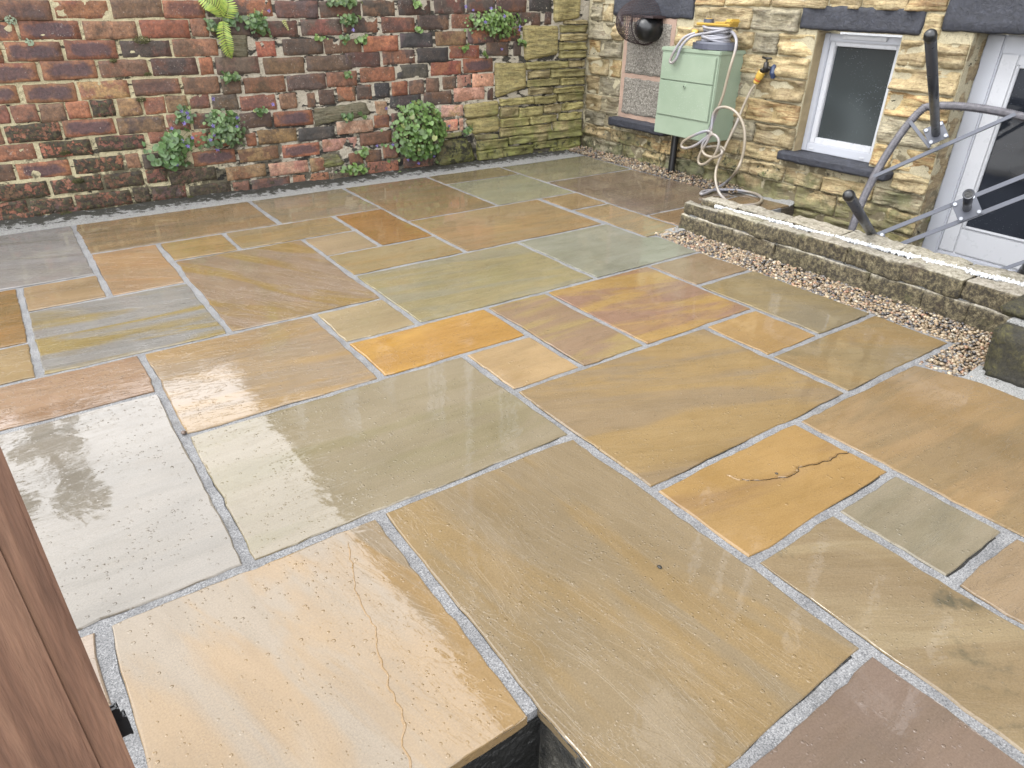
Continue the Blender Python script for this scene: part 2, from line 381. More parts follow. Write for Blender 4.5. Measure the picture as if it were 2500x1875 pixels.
def glass_mat(name,base,sp=True):
    t=NT(name); b=t.noise(40,detail=4,rough=.75)
    sx=t.n('ShaderNodeSeparateXYZ'); t.l(t.pos(),sx.inputs[0])
    col=t.mix(t.step(t.noise(2.2,detail=1),.4,.6),base,tuple(x*1.7 for x in base[:3]))
    vd=t.vor(150); cs=t.n('ShaderNodeSeparateColor'); t.l(vd.outputs['Color'],cs.inputs[0])
    spk=t.math('MULTIPLY',t.step(vd.outputs['Distance'],.35,.2),t.math('MULTIPLY',t.step(cs.outputs[0],.86,.88),t.step(t.noise(5,detail=3),.45,.65)))
    col=t.mix(t.math('MULTIPLY',spk,.55),col,lin(150,165,178,K))
    h=t.math('ADD',t.math('MULTIPLY',t.vor(160).outputs['Distance'],.35 if sp else .03),t.math('MULTIPLY',b,.1))
    return t.out(col,.12 if sp else .05,t.bump(h,.5,.0012),ior=1.5)
M_glass=glass_mat('obscured_window_glass',lin(70,78,80,K))
M_glass2=glass_mat('door_glass',lin(42,46,54,K),False)
def dash():
    t=NT('pebbledash'); v=t.vor(75); n=t.noise(90,detail=5,rough=.8); b=t.noise(6,detail=4)
    col=t.ramp(n,[(.3,lin(92,88,80,K)),(.48,lin(158,150,136,K)),(.66,lin(214,206,190,K))])
    col=t.mix(t.math('MULTIPLY',t.step(b,.5,.65),.35),col,lin(110,100,88,K))
    return t.out(col,.85,t.bump(t.math('ADD',v.outputs['Distance'],n),1,.008))
M_dash=dash()
M_pink=simple('pink_mortar',(208,172,148),.9,bumpscale=60,bs=.8,bd=.006,var=.15)
def pitm():
    t=NT('pit_concrete'); n=t.noise(9,detail=6,rough=.75); g=t.noise(60,detail=5,rough=.8)
    col=t.ramp(n,[(.38,lin(24,24,18,K)),(.5,lin(84,80,68,K)),(.6,lin(150,146,136,K)),(.72,lin(190,186,178,K))])
    col=t.mix(1,col,t.ramp(g,[(.3,(.5,.5,.5)),(.7,(1.5,1.5,1.45))]),'MULTIPLY'); return t.out(col,.5,t.bump(t.math('ADD',n,g),1,.02))
M_conc=pitm()
M_dark=simple('wet_earth_and_shade',(30,30,28),.5,bumpscale=60,bs=1,bd=.01,var=.5)  # also colours the painted shade of slab gaps and the socket hollow
M_blackpl=simple('black_plastic',(30,31,34),.35,var=.2)
M_steel=simple('charcoal_painted_steel',(66,69,78),.32,var=.12)
M_steel2=simple('grey_flat_bar',(92,97,112),.35,var=.08)
M_bolt=simple('zinc_bolt',(200,204,212),.3,metal=.6)
M_yellow=simple('yellow_plastic',(245,195,20),.38,var=.06)
M_orange=simple('orange_plastic',(225,90,30),.4)
M_grey=simple('grey_plastic',(96,100,118),.42,var=.08)
M_brass=simple('tarnished_brass',(70,66,60),.4,metal=.5,bumpscale=60)
M_blue=simple('blue_plastic_tape',(60,84,130),.35,var=.5)
M_rust=simple('brown_painted_wire',(72,52,54),.55,var=.25)
def hosem():
    t=NT('clear_beige_hose'); n=t.noise(3,detail=2); col=t.ramp(n,[(.42,lin(188,172,146,K)),(.58,lin(178,178,190,K))]); return t.out(col,.28)
M_hose=hosem()
def rattan():
    t=NT('grey_rattan'); col=t.ramp(t.noise(60,detail=3),[(.3,lin(95,92,98,K)),(.7,lin(138,134,142,K))]); return t.out(col,.5,t.bump(t.noise(120),.5,.003))
M_rattan=rattan()
def wood():
    t=NT('gate_timber'); n=t.noise(10,stretch=(7,7,.35),detail=4,rough=.5,dist=.4); f=t.noise(90,stretch=(4,4,.35),detail=3)
    col=t.ramp(n,[(.3,lin(122,82,56,K)),(.5,lin(148,103,74,K)),(.68,lin(168,122,90,K))])
    col=t.mix(1,col,t.ramp(f,[(.3,(.8,.78,.76)),(.7,(1.12,1.1,1.08))]),'MULTIPLY')
    return t.out(col,.55,t.bump(t.math('ADD',n,f),.5,.002))
M_wood=wood()
def chips():
    t=NT('white_stone_chips'); return t.out(t.ramp(t.noise(120,detail=3),[(.3,lin(196,200,206,K*1.2)),(.6,lin(245,248,250,K*1.3))]),.6)
M_chips=chips()
M_soil=simple('gravel_bed_soil',(96,84,66),.9,bumpscale=60,bs=1,bd=.01,var=.4)
def facade():
    t=NT('upper_facade_stone'); br=t.n('ShaderNodeTexBrick'); br.inputs['Scale'].default_value=1
    sx=t.n('ShaderNodeSeparateXYZ'); t.l(t.pos(),sx.inputs[0]); cb=t.n('ShaderNodeCombineXYZ'); t.l(sx.outputs[1],cb.inputs[0]); t.l(sx.outputs[2],cb.inputs[1])
    t.l(cb.outputs[0],br.inputs['Vector']); br.inputs['Brick Width'].default_value=.3; br.inputs['Row Height'].default_value=.125; br.inputs['Mortar Size'].default_value=.012
    br.inputs['Color1'].default_value=lin(168,142,98,K); br.inputs['Color2'].default_value=lin(136,112,78,K); br.inputs['Mortar'].default_value=lin(185,170,135,K)
    col=t.mix(1,br.outputs['Color'],t.ramp(t.noise(8,detail=5),[(.3,(.7,.7,.7)),(.7,(1.15,1.15,1.15))]),'MULTIPLY')
    return t.out(col,.8,t.bump(t.math('ADD',t.noise(25,detail=5),br.outputs['Fac']),1,.01))
M_facade=facade()
BRICKS = [[4.831,5.125,1.496,"k"],[0.231,0.562,1.44,"r"],[0.583,0.939,1.445,"o"],[0.956,1.313,1.451,"b"],[1.315,1.621,1.447,"o"],[1.634,1.794,1.456,"d"],[1.809,2.17,1.454,"d"],[2.195,2.561,1.449,"d"],[2.581,2.962,1.45,"d"],[2.977,3.301,1.457,"d"],[3.333,3.675,1.464,"d"],[3.718,4.055,1.478,"d"],[4.079,4.409,1.487,"d"],[4.427,4.793,1.489,"d"],[5.038,5.132,1.371,"d"],[0.031,0.318,1.306,"f"],[0.334,0.718,1.311,"f"],[0.739,1.096,1.309,"r"],[1.127,1.482,1.312,"o"],[1.495,1.62,1.319,"r"],[1.638,1.729,1.32,"d"],[1.741,1.954,1.319,"d"],[1.971,2.365,1.304,"d"],[2.393,2.762,1.312,"d"],[2.778,3.121,1.324,"d"],[3.157,3.497,1.324,"r"],[3.528,3.867,1.341,"d"],[3.899,4.154,1.351,"r"],[4.18,4.656,1.357,"d"],[4.703,4.985,1.365,"d"],[-0.088,0.192,1.172,"o"],[0.215,0.564,1.177,"f"],[0.587,0.927,1.179,"f"],[0.96,1.315,1.174,"d"],[1.332,1.671,1.176,"r"],[1.984,2.149,1.152,"o"],[2.212,2.571,1.163,"d"],[2.588,2.944,1.159,"b"],[2.961,3.312,1.172,"o"],[3.338,3.684,1.191,"k"],[3.714,4.059,1.201,"y"],[4.082,4.392,1.214,"d"],[4.41,4.725,1.223,"d"],[0.051,0.374,1.041,"f"],[0.398,0.755,1.046,"f"],[0.779,1.118,1.044,"b"],[1.145,1.488,1.04,"d"],[1.505,1.614,1.038,"o"],[1.634,1.987,1.034,"d"],[2.025,2.38,1.015,"b"],[2.408,2.832,1.023,"d"],[2.77,3.116,1.041,"d"],[3.142,3.485,1.051,"d"],[3.512,3.853,1.062,"k"],[3.865,4.221,1.079,"o"],[4.302,4.573,1.095,"b"],[4.643,4.734,1.089,"d"],[-0.082,0.212,0.898,"f"],[0.25,0.581,0.894,"f"],[0.602,0.952,0.897,"y"],[0.979,1.325,0.9,"r"],[1.351,1.633,0.894,"r"],[1.652,1.807,0.88,"b"],[1.835,2.188,0.875,"r"],[2.208,2.564,0.876,"d"],[2.574,2.867,0.891,"r"],[2.901,3.259,0.91,"o"],[3.278,3.623,0.925,"k"],[3.65,4.003,0.936,"o"],[4.025,4.379,0.949,"f"],[-0.03,0.118,0.768,"r"],[0.135,0.298,0.766,"r"],[0.31,0.479,0.759,"b"],[0.489,0.644,0.767,"o"],[0.656,0.816,0.764,"m"],[0.841,1.007,0.763,"y"],[1.026,1.186,0.763,"o"],[1.194,1.359,0.77,"y"],[1.375,1.533,0.777,"r"],[1.551,1.76,0.759,"d"],[1.778,2.091,0.735,"r"],[2.12,2.274,0.732,"b"],[2.37,2.449,0.726,"r"],[2.482,2.63,0.743,"d"],[2.663,2.838,0.759,"b"],[2.855,3.004,0.763,"d"],[3.038,3.191,0.77,"k"],[3.217,3.384,0.777,"o"],[3.401,3.564,0.782,"b"],[3.591,3.74,0.79,"b"],[3.777,3.94,0.799,"d"],[3.951,4.119,0.807,"p"],[4.133,4.393,0.81,"p"],[-0.119,0.038,0.627,"r"],[0.059,0.411,0.628,"m"],[0.431,0.783,0.634,"f"],[0.804,1.155,0.625,"b"],[1.175,1.342,0.625,"r"],[1.362,1.553,0.619,"d"],[1.572,1.732,0.601,"r"],[1.753,2.027,0.593,"d"],[3.032,3.154,0.615,"p"],[3.192,3.531,0.662,"k"],[3.558,3.88,0.665,"d"],[3.909,4.277,0.684,"p"],[4.316,4.39,0.67,"d"],[-0.108,0.211,0.497,"r"],[0.24,0.589,0.496,"m"],[0.626,0.974,0.503,"m"],[1.007,1.182,0.532,"r"],[1.345,1.456,0.474,"o"],[1.475,1.641,0.46,"r"],[2.044,2.405,0.585,"f"],[2.621,2.991,0.465,"p"],[3.004,3.168,0.493,"o"],[3.195,3.407,0.506,"d"],[3.435,3.718,0.515,"d"],[3.756,4.015,0.538,"p"],[-0.102,0.035,0.362,"b"],[0.054,0.405,0.358,"f"],[0.432,0.777,0.352,"m"],[0.801,0.905,0.355,"r"],[0.924,1.18,0.344,"d"],[1.778,1.862,0.436,"o"],[1.884,2.232,0.445,"y"],[2.25,2.598,0.437,"k"],[2.844,3.181,0.344,"r"],[3.211,3.684,0.37,"r"],[3.778,3.945,0.396,"p"],[3.964,4.012,0.398,"p"],[-0.14,0.219,0.219,"m"],[0.244,0.588,0.219,"m"],[0.611,0.897,0.215,"m"],[0.923,1.082,0.223,"o"],[1.31,1.663,0.318,"f"],[1.692,2.046,0.309,"y"],[2.08,2.433,0.308,"f"],[2.465,2.815,0.321,"p"],[3.078,3.239,0.202,"r"],[3.269,3.659,0.225,"r"],[-0.227,0.047,0.092,"m"],[0.066,0.352,0.082,"r"],[0.375,0.775,0.081,"m"],[0.795,0.917,0.08,"b"],[0.934,1.205,0.075,"r"],[1.092,1.471,0.194,"b"],[1.56,1.906,0.168,"y"],[1.937,2.304,0.162,"p"],[2.326,2.465,0.16,"y"],[2.714,2.858,0.173,"r"],[2.885,3.058,0.183,"r"],[3.294,3.643,0.079,"r"],[-0.203,0.14,0.001,"m"],[0.172,0.44,-0.007,"m"],[1.228,1.574,0.049,"d"],[1.601,1.736,0.035,"r"],[1.761,2.117,0.033,"r"],[2.146,2.495,0.032,"r"],[2.506,2.866,0.011,"b"],[2.9,3.233,0.065,"r"],[3.384,3.519,-0.021,"r"],[3.53,3.626,-0.012,"r"]]
QUOINS = [["big",[[5.144,1.601],[5.506,1.606],[5.504,1.375],[5.16,1.327]]],["big",[[4.752,1.306],[5.217,1.302],[5.223,1.026],[4.79,0.974]]],["big",[[4.402,0.966],[4.796,0.953],[4.808,0.712],[4.417,0.63]]],["big",[[4.023,0.584],[4.445,0.603],[4.451,0.455],[4.034,0.443]]],["big",[[4.034,0.435],[4.454,0.447],[4.459,0.292],[4.118,0.289]]],["moss",[[3.728,0.264],[4.078,0.253],[4.173,-0.018],[3.651,-0.017]]],["thin",[[4.137,0.283],[4.447,0.265],[4.447,0.22],[4.166,0.225]]],["thin",[[3.772,0.318],[3.979,0.328],[3.983,0.285],[3.747,0.27]]],["patch",[[2.419,0.659],[2.941,0.673],[2.978,0.56],[2.421,0.505]]],["patch",[[1.72,1.269],[1.919,1.266],[1.904,1.097],[1.689,1.104]]],["patch",[[2.44,0.251],[2.609,0.235],[2.669,0.134],[2.44,0.123]]]]
THIN = [[5.244,5.524,1.24,1.304],[5.249,5.531,1.155,1.22],[5.244,5.538,1.064,1.138],[5.249,5.545,0.984,1.051],[4.801,5.356,0.886,0.956],[5.37,5.553,0.891,0.955],[4.824,5.111,0.804,0.866],[5.126,5.555,0.795,0.871],[4.826,5.251,0.716,0.787],[5.277,5.557,0.71,0.783],[4.839,5.167,0.638,0.702],[5.187,5.564,0.633,0.691],[4.465,4.909,0.546,0.613],[4.919,5.225,0.535,0.612],[5.24,5.559,0.544,0.627],[4.465,4.702,0.43,0.525],[4.712,5.033,0.419,0.512],[5.048,5.298,0.431,0.513],[5.319,5.562,0.446,0.517],[4.466,4.842,0.328,0.413],[4.854,5.237,0.333,0.411],[5.281,5.559,0.34,0.412],[4.467,5.17,0.232,0.318],[5.202,5.579,0.23,0.328],[4.582,5.108,0.142,0.221],[5.116,5.586,0.152,0.238],[4.175,4.572,0.119,0.213],[4.51,4.924,0.021,0.114],[4.938,5.259,0.059,0.136],[5.275,5.582,0.037,0.134],[4.174,4.5,0.016,0.111],[5.176,5.576,-0.001,0.052],[4.521,5.175,-0.058,0.015],[4.193,4.506,-0.045,0.005],[5.291,5.519,1.315,1.35]]
HOSE = [[5.52,4.503,1.335],[5.42,4.364,1.331],[5.34,4.249,1.281],[5.3,4.213,1.193],[5.27,4.211,1.08],[5.27,4.23,0.944],[5.27,4.243,0.85],[5.27,4.276,0.731],[5.27,4.301,0.647],[5.27,4.322,0.581],[5.27,4.347,0.514],[5.27,4.361,0.428],[5.27,4.347,0.401],[5.3,4.304,0.408],[5.3,4.213,0.42],[5.3,4.163,0.405],[5.3,4.172,0.385],[5.3,4.214,0.387],[5.3,4.227,0.408],[5.24,4.131,0.391],[5.24,4.18,0.344],[5.24,4.255,0.331],[5.24,4.331,0.344],[5.24,4.368,0.397],[5.24,4.348,0.452],[5.24,4.297,0.499],[5.24,4.278,0.533],[5.24,4.348,0.539],[5.24,4.478,0.484],[5.24,4.592,0.414],[5.24,4.61,0.365],[5.24,4.545,0.359],[5.24,4.436,0.406],[5.24,4.344,0.478],[5.24,4.267,0.522],[5.24,4.204,0.5],[5.24,4.184,0.446],[5.24,4.209,0.359],[5.24,4.279,0.281],[5.24,4.352,0.245],[5.24,4.389,0.275],[5.24,4.372,0.351],[5.24,4.333,0.422],[5.24,4.303,0.485],[5.24,4.291,0.556],[5.24,4.294,0.631],[5.24,4.292,0.688],[5.24,4.261,0.738],[5.24,4.176,0.763],[5.24,4.076,0.745],[5.24,3.993,0.69],[5.24,3.936,0.607],[5.24,3.91,0.489],[5.24,3.914,0.365],[5.24,3.953,0.25],[5.579,4.293,0.06],[5.394,4.255,0.025],[5.195,4.206,0.02],[5.125,4.202,0.02],[5.194,4.254,0.02],[5.295,4.257,0.02],[5.438,4.202,0.02],[5.536,4.109,0.02],[5.576,3.971,0.02],[5.494,3.818,0.02],[5.353,3.726,0.02],[5.24,3.71,0.02],[5.114,3.746,0.02],[5.101,3.839,0.02],[5.154,3.968,0.03],[5.171,4.049,0.07],[5.2,4.124,0.15],[5.25,4.176,0.22],[5.3,4.203,0.288],[5.35,4.211,0.373],[5.4,4.202,0.492],[5.44,4.185,0.612],[5.48,4.183,0.716],[5.5,4.164,0.815],[5.52,4.148,0.888],[5.53,4.123,0.935]]
CLUMPS = [[1.148,0.427,0.175,0.211,"big",1],[1.32,0.687,0.097,0.121,"mid",1],[1.598,0.579,0.2,0.215,"mid",1],[3.469,0.38,0.299,0.279,"dense",1],[4.404,1.329,0.302,0.166,"light",1],[1.647,1.337,0.06,0.089,"mid",0.8],[1.826,1.398,0.077,0.067,"mid",1],[2.022,1.363,0.125,0.097,"mid",1],[2.821,1.513,0.189,0.045,"mid",1],[2.817,1.377,0.136,0.061,"mid",1],[2.782,1.223,0.074,0.056,"mid",0.7],[2.951,1.226,0.072,0.05,"light",0.7],[1.71,0.962,0.11,0.065,"mid",1],[1.927,0.682,0.08,0.047,"mid",0.8],[3.521,1.505,0.073,0.035,"light",1],[3.529,1.289,0.037,0.039,"light",0.8],[2.769,0.933,0.042,0.049,"mid",0.7],[4.029,1.129,0.069,0.043,"light",0.7],[4.741,1.159,0.062,0.042,"light",0.9],[4.265,1.059,0.036,0.054,"light",0.9],[2.703,0.591,0.077,0.068,"big",0.8],[2.858,0.25,0.073,0.076,"light",0.8],[2.724,0.091,0.188,0.066,"light",0.6],[3.224,-0.022,0.183,0.073,"light",1.1],[4.049,0.346,0.077,0.066,"mid",0.6],[2.87,0.565,0.068,0.056,"mid",0.3],[2.591,1.242,0.111,0.028,"light",0.35],[2.129,-0.013,0.099,0.039,"light",0.7]]
FLOWERS = [[1.312,0.712],[1.278,0.723],[1.312,0.676],[1.28,0.629],[1.496,0.594],[1.701,0.645],[1.686,0.576],[1.318,0.515],[1.234,0.498],[1.268,0.454],[1.518,0.389],[1.154,0.317],[1.174,0.601],[1.456,0.485],[1.492,0.523],[1.556,0.793],[2.023,0.728],[3.399,0.639],[3.501,0.611],[3.602,0.604],[3.128,0.614],[3.172,0.275],[3.272,0.232],[3.283,0.133],[2.961,0.298],[3.828,0.399],[3.447,0.065],[3.628,0.116],[4.129,1.447],[4.285,1.463],[4.441,1.395],[4.64,1.27],[4.644,1.3],[4.214,1.347],[4.045,1.478],[4.47,1.095],[2.102,1.44],[2.819,1.294]]
MOSS = [[1.113,1.238,0.05],[1.106,0.998,0.022],[1.014,0.815,0.03],[0.882,1.1,0.022],[1.221,0.019,0.02],[0.284,0.009,0.045],[-0.156,-0.034,0.02],[0.395,0.471,0.03],[0.429,0.254,0.035]]
FERN = {"root":[1.736,1.376],"f1":[[1.736,1.376],[1.732,1.337],[1.718,1.275],[1.723,1.201],[1.739,1.137],[1.765,1.093]],"f2":[[1.736,1.376],[1.719,1.431],[1.68,1.48],[1.621,1.512],[1.569,1.544]],"f3":[[1.736,1.376],[1.768,1.431],[1.789,1.481],[1.795,1.546]]}
# ================================================================= SETTING: ground, pit, patio
g = MB()
for (x0,y0,x1,y1) in [(-160,-160,160,-3),(-160,-3,-4,7.2),(-160,7.2,160,160),(6.6,-3,160,7.2)]:
    g.add([(x0,y0,-.6),(x1,y0,-.6),(x1,y1,-.6),(x0,y1,-.6)],[(0,1,2,3)])
g.add([(-4,-3,-.95),(6.6,-3,-.95),(6.6,7.2,-.95),(-4,7.2,-.95)],[(0,1,2,3)])
tag(g.build('ground',M_dark),kind='structure')
JZ=-.0065
pb=MB()
for a,b in [((-3,3.555,-.6),(5.43,6.4,JZ)),((-3,1.34,-.6),(3.93,3.555,JZ)),((-3,.885,-.6),(3.56,1.34,JZ)),((.748,-1.5,-.6),(3.56,.885,JZ)),((-3,-1.5,-.6),(0,.885,JZ))]:
    pb.box(a,b)
patio=pb.build('patio',M_joint); tag(patio,kind='structure')
# ------------------------------------------------ paving slabs
U={-3:-1.02,-2:-.58,-1:-.14,0:.29,1:.73,2:1.185,3:1.625,4:2.05,5:2.49,6:2.92,7:3.37,8:3.815,9:4.245}
V={-2:-.41,-1:.04,0:.495,1:.91,2:1.36,3:1.81,4:2.245,5:2.69,6:3.135,7:3.585,8:4.03,9:4.48,10:4.93,11:5.38,12:5.815,13:6.19}
def slab(poly,c1,c2=None,seed=0,grain=0,riven=1,stain=0,label=None,z=0,name='paving_slab'):
    r=random.Random(seed*7+3); n=len(poly)
    cx=sum(p[0] for p in poly)/n; cy=sum(p[1] for p in poly)/n
    ring=[]; side=[]
    for i in range(n):
        a=poly[i];b=poly[(i+1)%n]; L=math.dist(a,b); k=max(2,int(L/.045))
        nx,ny=(b[1]-a[1])/L,-(b[0]-a[0])/L
        for j in range(k):
            t=j/k; w=(noise.noise(Vector((a[0]*3+t*L*4,a[1]*3+seed*3.7,i*5.)))*.010+noise.noise(Vector((t*L*18,seed*9.,i*3.)))*.007)
            if j==0: w-=.003
            side.append((i,nx,ny)); ring.append((a[0]+(b[0]-a[0])*t+nx*w,a[1]+(b[1]-a[1])*t+ny*w))
    m=len(ring); vs=[];fs=[]
    tx,ty=r.uniform(-.0016,.0016),r.uniform(-.0016,.0016)
    def zz(x,y): return z+tx*(x-cx)+ty*(y-cy)
    def inset(p,d):
        v=Vector((cx-p[0],cy-p[1])); L=v.length; return (p[0]+v.x/L*d,p[1]+v.y/L*d)
    for lev,(d,dz) in enumerate([(0,-.035),(0,-.0055),(.0025,-.0015),(.007,0)]):
        for i,p in enumerate(ring):
            q=inset(p,d*(1+.8*noise.noise(Vector((i*.35,seed*2.,lev*4.))))); vs.append((q[0]-cx,q[1]-cy,zz(*q)+dz))
    for l in range(3):
        for i in range(m): fs.append((l*m+i,l*m+(i+1)%m,(l+1)*m+(i+1)%m,(l+1)*m+i))
    fs.append(tuple(3*m+i for i in range(m)))
    mi=[0]*len(fs); zg=JZ+.0007-0
    # dark strips paint shade in the shrinkage gaps, mostly on near and left edges
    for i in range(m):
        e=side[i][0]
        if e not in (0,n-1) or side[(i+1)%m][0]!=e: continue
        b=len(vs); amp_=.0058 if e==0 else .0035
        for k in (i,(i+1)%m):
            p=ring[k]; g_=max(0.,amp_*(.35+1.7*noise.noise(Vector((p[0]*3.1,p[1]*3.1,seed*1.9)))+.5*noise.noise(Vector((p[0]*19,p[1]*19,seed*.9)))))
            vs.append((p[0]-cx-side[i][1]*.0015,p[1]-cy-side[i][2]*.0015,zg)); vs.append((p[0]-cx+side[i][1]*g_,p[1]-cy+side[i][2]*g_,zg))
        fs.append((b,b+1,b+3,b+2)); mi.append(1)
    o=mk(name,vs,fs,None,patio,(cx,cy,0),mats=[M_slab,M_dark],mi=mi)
    KS=.355
    c1=(c1[0],min(255,c1[1]*.995),c1[2]*1.02); c2=(c2[0],min(255,c2[1]*.995),c2[2]*1.02) if c2 else None
    o.color=lin(*c1,KS); f_=r.choice((.93,1.05)); c2=c2 or tuple(min(255,c*f_) for c in c1); o['tone2']=list(lin(*c2,KS)[:3]); o['grain']=float(grain); o['riven']=float(riven); o['stain']=float(stain); o['wet']=1.0 if seed in (33,34,35,48) else (.6 if seed in (27,36,43,45,46) else 0.0)
    if label: o['label']=label
    return o
G2=.017
def R(u0,u1,v0,v1,*a,dx=(0,0),dy=(0,0),**k):
    x0=U[u0] if u0 in U else u0; x1=U[u1] if u1 in U else u1; y0=V[v0] if v0 in V else v0; y1=V[v1] if v1 in V else v1
    x0+=G2+dx[0];x1-=G2-dx[1];y0+=G2+dy[0];y1-=G2-dy[1]
    return slab([(x0,y0),(x1,y0),(x1,y1),(x0,y1)],*a,**k)
R(-2,0,10,13,(158,155,148),(150,146,136),seed=1,grain=.3,label='plain grey wet slab in the far left corner by the brick wall')
R(0,3,11,13,(166,136,88),(150,128,90),seed=2,grain=0,riven=1.2)
R(3,5,11,13,(164,144,104),(156,142,112),seed=3,riven=.5)
R(5,7,10,13,(164,134,88),(154,134,96),seed=4,riven=.6)
R(7,9,12,13,(158,140,98),seed=5,riven=.5)
R(7,9,10,12,(166,162,126),(160,160,128),seed=6,riven=.5,label='pale greenish grey slab near the stone corner')
slab([(4.265,5.40),(5.37,5.40),(5.40,6.16),(4.262,6.16)],(160,151,114),(150,144,112),seed=7,riven=.6)
slab([(4.265,4.045),(5.41,4.045),(5.36,5.36),(4.265,5.36)],(142,122,98),(152,134,106),seed=8,riven=.5,label='dark brown wet slab in front of the green box')
R(8,9,9,10,(176,147,98),seed=9,riven=.5)
slab([(3.84,3.60),(4.228,3.60),(4.228,4.462),(3.84,4.462)],(180,150,98),(166,146,102),seed=10,riven=.6)
slab([(4.265,3.56),(5.56,3.57),(5.54,4.01),(4.265,4.01)],(168,136,92),(156,132,96),seed=11,riven=.5)
R(5,8,8,10,(180,146,92),(174,148,102),seed=12,grain=.1,riven=.6,dx=(0,-.02))
slab([(2.937,3.152),(3.89,3.152),(3.90,3.55),(3.80,3.60),(3.79,4.012),(2.937,4.012)],(166,166,142),(160,160,134),seed=13,riven=.4,stain=.15,label='pale sage green slab beside the end of the low wall')
R(1,2,10,11,(180,147,84),seed=14)
R(2,4,10,11,(176,148,92),(168,146,100),seed=15)
R(4,5,9,11,(178,130,50),(168,124,56),seed=16,label='small rust orange slab two rows from the brick wall')
R(3,4,9,10,(180,156,113),seed=17,riven=.6)
R(3,5,8,9,(176,156,105),(180,150,88),seed=18,riven=.8)
R(3,6,6,8,(174,160,108),(166,158,122),seed=19,grain=.05,riven=1.1)
R(0,1,9,11,(190,150,98),(180,148,104),seed=20,grain=.5,riven=1.3)
R(1,3,7,10,(166,142,110),(170,140,74),seed=21,grain=1.0,riven=.9)
R(-1,0,9,10,(178,150,105),seed=22)
R(-1,1,7,9,(158,156,146),(168,148,84),seed=23,grain=.12,riven=2.2,label='grey slab flooded with ochre along its near edge')
R(-3,-1,8,10,(165,125,60),(150,120,66),seed=24)
R(-3,-1,7,8,(176,150,100),seed=25)
R(-3,0,6,7,(182,150,114),(170,136,100),seed=26,grain=.1,riven=2.0)
R(0,2,5,7,(174,151,116),(184,152,98),seed=27,grain=.15,riven=2.0)
R(2,3,6,7,(180,160,114),seed=28,riven=.8)
R(2,4,5,6,(212,160,56),(200,148,52),seed=29,riven=.8,label='bright orange slab in the middle of the patio')
R(4,5,4,6,(168,138,104),(182,156,92),seed=30,riven=.9)
R(5,7,4,6,(196,156,78),(172,132,102),seed=31,grain=.15,riven=.7,label='orange slab with a dusky pink near corner')
R(3,4,4,5,(192,160,106),seed=32,riven=.7)
R(0,3,3,5,(166,152,118),(160,148,108),seed=33,grain=0,riven=.7,label='long pale olive slab in the foreground left of centre')
R(-3,0,3,6,(158,149,130),(150,142,124),seed=34,riven=.5,label='large silvery wet slab beside the wooden gate')
s35=slab([(-.115,.880),(.704,.879),(.712,1.79),(-.118,1.79)],(170,151,118),(178,146,92),seed=35,grain=1.3,riven=.55,label='cream slab with an ochre crack beside the open pit')
s36=slab([(.738,.50),(1.605,.515),(1.602,1.79),(.752,1.795)],(168,141,90),(160,140,102),seed=36,grain=1.45,riven=.75)
R(3,6,2,4,(176,145,86),(164,140,100),seed=37,grain=.4,riven=.6)
R(6,7,3,4,(187,149,84),seed=38,riven=.5)
slab([(3.388,1.828),(3.885,1.828),(3.905,2.672),(3.388,2.672)],(166,146,98),(158,142,104),seed=39,grain=.6,riven=.6)
slab([(3.388,2.708),(3.905,2.708),(3.88,3.118),(3.388,3.118)],(166,140,102),seed=40,riven=.5)
slab([(2.94,1.378),(3.87,1.372),(3.885,1.792),(2.94,1.792)],(174,144,88),(164,142,96),seed=41,grain=.7,riven=.7,stain=.3)
slab([(2.51,.0),(3.545,.0),(3.545,1.06),(3.455,1.338),(2.51,1.338)],(178,146,94),(164,138,92),seed=42,grain=.1,riven=.8)
s43=R(3,5,1,2,(190,150,78),(180,142,84),seed=43,grain=.2,riven=.6,label='orange slab with a jagged dark crack across it')
slab([(2.098,.515),(2.475,.512),(2.475,.893),(2.098,.893)],(164,152,122),(154,144,114),seed=44,riven=.6)
slab([(1.645,-.4),(2.058,-.4),(2.058,.893),(1.645,.893)],(172,152,110),(158,136,96),seed=45,grain=.6,riven=.9,stain=1.0,label='olive brown slab with black stains near the right edge')
slab([(.738,-.4),(1.605,-.4),(1.605,.478),(.738,.465)],(148,126,106),(140,120,100),seed=46,riven=.5,label='purple brown slab at the bottom right')
slab([(2.098,-.4),(2.475,-.4),(2.475,.47),(2.09,.47)],(166,142,106),seed=47,riven=1.2)
R(-3,-1,1,3,(186,162,132),seed=48,dy=(-.02,0))
